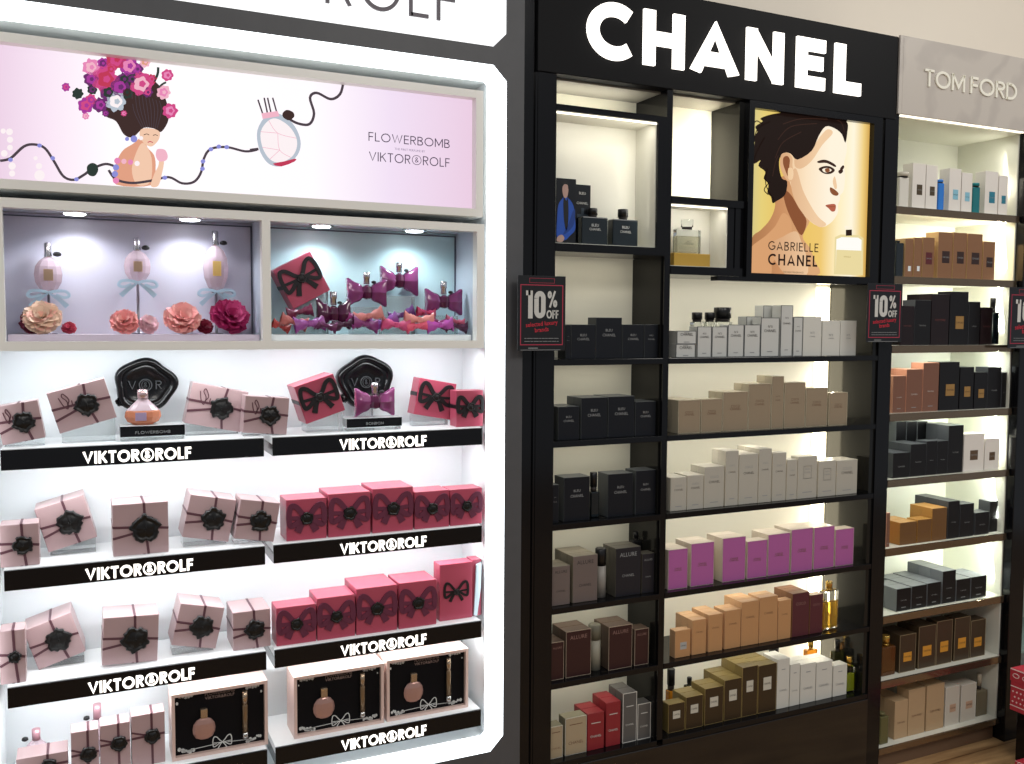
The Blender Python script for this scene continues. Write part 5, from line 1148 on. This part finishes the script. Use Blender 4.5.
row(TFZ[3], YT, "marble cabinet's fourth shelf", 'boxes on the fourth shelf of the marble cabinet', [(892.4, 905.3, 375.9, 'copper', {'n': 2}), (906, 922, 369.2, 'copper', {'n': 2}), (922.7, 938.6, 362.8, 'copper'), (939.2, 959, 362, 'blackgold'), (959.6, 973.4, 367, 'blackgold'), (974, 986.7, 372.3, 'blackgold', {'n': 2}), (987.3, 1000.7, 367, 'soft'), (1001.3, 1011.8, 372.3, 'soft')], d=.05)
row(TFZ[4], YT, "marble cabinet's fifth shelf", 'boxes on the fifth shelf of the marble cabinet', [(892.3, 909.3, 452.7, 'soft', {'n': 2}), (910, 925.4, 443.9, 'soft', {'n': 2}), (926, 936.4, 441, 'soft'), (937, 947.4, 440.8, 'soft'), (948, 963, 425.3, 'soft', {'n': 2}), (963.6, 983.8, 433.8, 'shell'), (984.4, 999, 438.3, 'shell')], d=.045)
row(TFZ[4], YT + .10, '', 'boxes standing at the back of the fifth shelf', [(895.5 + 10.6 * k, 905.7 + 10.6 * k, 421.5 + (.6 * k if k > 2 else 0), 'bluegrey', {'label': 'grey black box at the back of the fifth shelf, %s of five' % ORD[k]}) for k in range(5)], d=.04)
row(TFZ[5], YT, "marble cabinet's sixth shelf", 'boxes on the sixth shelf of the marble cabinet', [(899.2, 916, 522, 'amber', {'n': 2}), (916.8, 930.9, 519.3, 'amber'), (931.6, 946.3, 508, 'amber', {'n': 2}), (947.7, 959, 501, 'soft', {'n': 3}), (959.7, 973.3, 503.8, 'soft'), (974.5, 988.5, 512.3, 'soft'), (989.1, 997.2, 501, 'soft', {'dy': .012, 'label': 'taller matt black box at the right end of the sixth shelf'}), (886, 889.6, 513, 'copper', {'label': 'thin brown box at the far left edge of the sixth shelf', 'd': .09})], d=.045)
row(TFZ[6], YT, "marble cabinet's seventh shelf", 'grey topped boxes on the seventh shelf of the marble cabinet', [(896, 910.3, 588.3, 'bluegrey', {'n': 2}), (911, 926, 585.4, 'bluegrey', {'n': 3}), (926.8, 940.3, 582.5, 'bluegrey', {'n': 3}), (942, 955.2, 570.7, 'bluegrey', {'n': 3}), (955.8, 969.6, 578.8, 'bluegrey', {'n': 2}), (970.3, 985.7, 576.3, 'bluegrey', {'n': 2})], d=.048)
row(TFZ[7], YT + .01, "marble cabinet's eighth shelf", 'orange labelled boxes on the eighth shelf of the marble cabinet', [(899.3, 915.4, 634.4, 'orangelabel', {'n': 2}), (918.3, 935.6, 625.6, 'orangelabel', {'n': 2}), (936.3, 952, 620.5, 'orangelabel'), (954.2, 969.6, 617.3, 'orangelabel'), (970.3, 985, 619.8, 'orangelabel')], d=.045)
row(TFZ[8], YT + .01, "marble cabinet's lowest shelf", 'boxes on the lowest shelf of the marble cabinet', [(894.3, 907.4, 700.6, 'sand', {'n': 2}), (908.2, 924.8, 688.9, 'sand'), (926.3, 943.8, 684.5, 'sand'), (945, 958.7, 686.5, 'pearl'), (960.7, 975.5, 684, 'pearl')], d=.05)
gT = 'bottles on the shelves of the marble cabinet'
m_barc = mat('sticker_white', '#dfe6ea', .5)
for px, lab in ((908.5, 'white barcode sticker on the first plain tan box'), (919.5, 'white barcode sticker on the second plain tan box')): pass
slab_bottle('frosted white bottle with gold label, far left of the top shelf', 899.5, 909, 177.5, 172, TFZ[0], YT, mat('frosted_white', '#d9d6cc', .4), mat('ivory_cap', '#cfcabb', .4), .02, gT, .9)
slab_bottle('bright blue bottle between the white boxes, top shelf', 938.4, 944.2, 183, 179.5, TFZ[0], YT, mat('azure_glass', '#2a78cf', .15, coat=.5), mat('azure_cap', '#3a86dd', .3), .02, gT, .9)
slab_bottle('teal bottle left of the teal labelled boxes, top shelf', 972.8, 980, 187, 183, TFZ[0], YT, mat('teal_glass', '#0c6e74', .15, coat=.5), mat('teal_cap', '#0f7a80', .3), .02, gT, .9)
slab_bottle('midnight blue bottle at the left end of the tan row', 896.3, 903.8, 243, 240.5, TFZ[1], YT, m_navyg, m_navyg, .03, gT, .6)
slab_bottle('dark bottle with round cap, right end of the third shelf', 993, 999.5, 312.5, 298, TFZ[2], YT + .01, m_navyg, m_capb, .03, gT, .6)
slab_bottle('amber bottle with gold cap, left end of the eighth shelf', 882, 895.5, 647, 636.6, TFZ[7], YT + .01, mat('cognac_glass', '#6e4520', .08, trans=.4), m_gold, .03, gT, .4)
slab_bottle('olive green glass bottle, left corner of the lowest shelf', 880.5, 888.6, 717, 714, TFZ[8], YT, mat('olive_pale_glass', '#77744c', .1, trans=.4), mat('olive_cap', '#6a6746', .3), .03, gT, .6)
slab_bottle('smoky bottle with tall neck, right end of the lowest shelf', 976.6, 987.4, 691, 675, TFZ[8], YT + .02, mat('smoky_glass', '#8c826a', .15, trans=.4), mat('pale_neck', '#b9b19c', .3), .03, gT, .28)

# ------------------------------------------------------------------ discount cards
def sign(label, px0, px1, yt, yb, Y, ry=0, back=FY - .0065):
    c = at(px0, yt, Y); e = at(px1, yb, Y); w = e.x - c.x; z1_ = c.z; z0_ = e.z; h = z1_ - z0_
    t = thing('discount_card', label, 'sign', ((c.x + e.x) / 2, Y, z0_), (0, 0, ry), 'discount cards on the cabinet posts')
    MB().bbox(-w / 2, w / 2, 0, .002, 0, h, .0003).build('card', mat('black_card', '#15161a', .35), t)
    b = MB(); rw = .0022
    b.stroke([(-w * .44, h * .08), (w * .44, h * .08), (w * .44, h * .875), (-w * .44, h * .875)], rw, -.0003, 0, closed=True)
    b.stroke([(-w * .26, h * .905), (w * .26, h * .905), (w * .26, h * .965), (-w * .26, h * .965)], .0009, -.0003, 0, closed=True)
    b.build('red_border', mat('print_red', '#b0324a', .5), t)
    b = MB(); letters(b, '10', -w * .35, w * .07, h * .43, h * .80, .20, -.0006, 0, gap=.10); b.build('lettering', m_inkw, t)
    b = MB(); letters(b, '%', w * .12, w * .32, h * .58, h * .80, .17, -.0006, 0); b.build('percent_sign', m_inkw, t)
    b = MB(); letters(b, 'OFF', w * .10, w * .35, h * .43, h * .545, .20, -.0006, 0, gap=.14); b.build('lettering', m_inkw, t)
    for s_, x, z, k, im in (('selected luxury', 0, .335, .115, 'r'), ('brands', 0, .255, .115, 'r')):
        o = link('printed_text', text_mesh(s_, mat('script_red', '#c8283c', .5), 1.0, .01), t, (x, -.0006, z * h), (0, -.09, 0)); o.scale = (k * w * .95, 1, k * w)
    b = MB()                                   # lines of print too small to read
    for z in (.165, .125):
        x = -w * .36
        rr = random.Random(int(z * 1000))
        while x < w * .34:
            l = rr.uniform(.04, .12) * w; b.stroke([(x, z * h), (min(x + l, w * .36), z * h)], .0013, -.0004, 0); x += l + .012 * w
    b.stroke([(-w * .28, h * .035), (-w * .08, h * .035)], .0022, -.0004, 0); b.stroke([(-w * .44, h * .010), (w * .40, h * .010)], .0012, -.0004, 0)
    b.build('fine_print', m_inkg, t)
    MB().box(-w * .2, w * .2, .002, back - Y, h * .4, h * .5).build('clip', m_capb, t)
sign('10% off card between the white and the black cabinet', 518, 565, 275, 350.5, 2.085)
sign('10% off card between the black and the marble headed cabinet', 868, 901, 283, 342, 2.085)
sign('10% off card cut by the right edge of the photo', 1010, 1046, 287, 348, 2.075, 0, FY - .0206)

# ------------------------------------------------------------------ next cabinet and gift boxes at the right edge
nc = thing('display_cabinet', 'cabinet with glass shelves at the right edge of the photo', 'cabinet', (3.2, FY, 0))
PB(MB().box(2.99, 3.6, 2.38, 2.40, 0, 2.1), 'back_panel', m_tfw, nc)
PB(MB().box(2.974, 2.99, FY, 2.40, 0, 2.1), 'side_panel', m_white, nc)
for z in (.30, .55, .80, 1.05, 1.30): PB(MB().bbox(2.99, 3.6, FY + .01, 2.38, z - .012, z, .001), 'glass_shelf', mat('green_glass', '#a9c6bf', .1, trans=.4), nc)
PB(MB().box(2.99, 3.6, FY + .03, 2.38, 0, .10), 'base_panel', m_black, nc)
def red_box(label, px, yt, yb, Y, wid, dep, floor=False):
    """its left side faces us; px is the far left upright edge"""
    c = at(px, yb, Y); zt = at(px, yt, Y).z; z0 = .0005 if floor else c.z; h = zt - z0
    t = thing('patterned_box', label, 'gift box', (c.x, Y - dep, z0))
    MB().bbox(0, wid, 0, dep, 0, h * .70, .002).build('box_body', mat('festive_red', '#b5303f', .45), t)
    MB().bbox(-.002, wid + .002, -.002, dep + .002, h * .7005, h, .002).build('lid', mat('festive_red', '#b5303f'), t)
    b = MB(); rot = Matrix.Rotation(math.radians(-90), 3, 'Z')
    for r_, zz in enumerate((.22, .34, .46)):
        for k in range(int(dep / .014)):
            y = dep - .010 - .014 * k - .007 * (r_ % 2); z = h * zz; q = .0036
            if y - q > 0: b.box(-.0006, 0, y - q / 1.4, y + q / 1.4, z - q / 1.4, z + q / 1.4, 0, Matrix.Rotation(math.radians(45), 3, 'X'), (0, y, z))
    for zz in (.12, .58): b.box(-.0006, 0, .001, dep - .001, h * zz - .0014, h * zz + .0014)
    b.box(-.0028, -.002, 0, dep, h * .975, h * .998)
    b.build('white_pattern', mat('pattern_white', '#e8d6d4', .5), t)
    b = MB()
    for k in range(int(dep / .034)):
        P = arc(dep - .020 - .034 * k, h * .85, .011, .007, 0, 360, 12)
        for (ya, za), (yb_, zb_) in zip(P, P[1:]): b.rod((-.0024, ya, za), (-.0024, yb_, zb_), .0011, 5)
    b.build('lid_pattern', MATS['pattern_white'], t)
    return c
q = red_box('red box with white knitted pattern at the right edge, on a black stand', 1009.5, 668, 709, 2.0, .22, .20)
tag(MB().bbox(q.x + .03, q.x + .24, 1.938, 1.995, .0005, q.z - .0004, .003).build('display_stand', m_black), 'low black stand under the red patterned box', 'display stand')
red_box('red patterned box on the floor in the bottom right corner', 1014, 761, 800, 1.93, .2, .25, True)
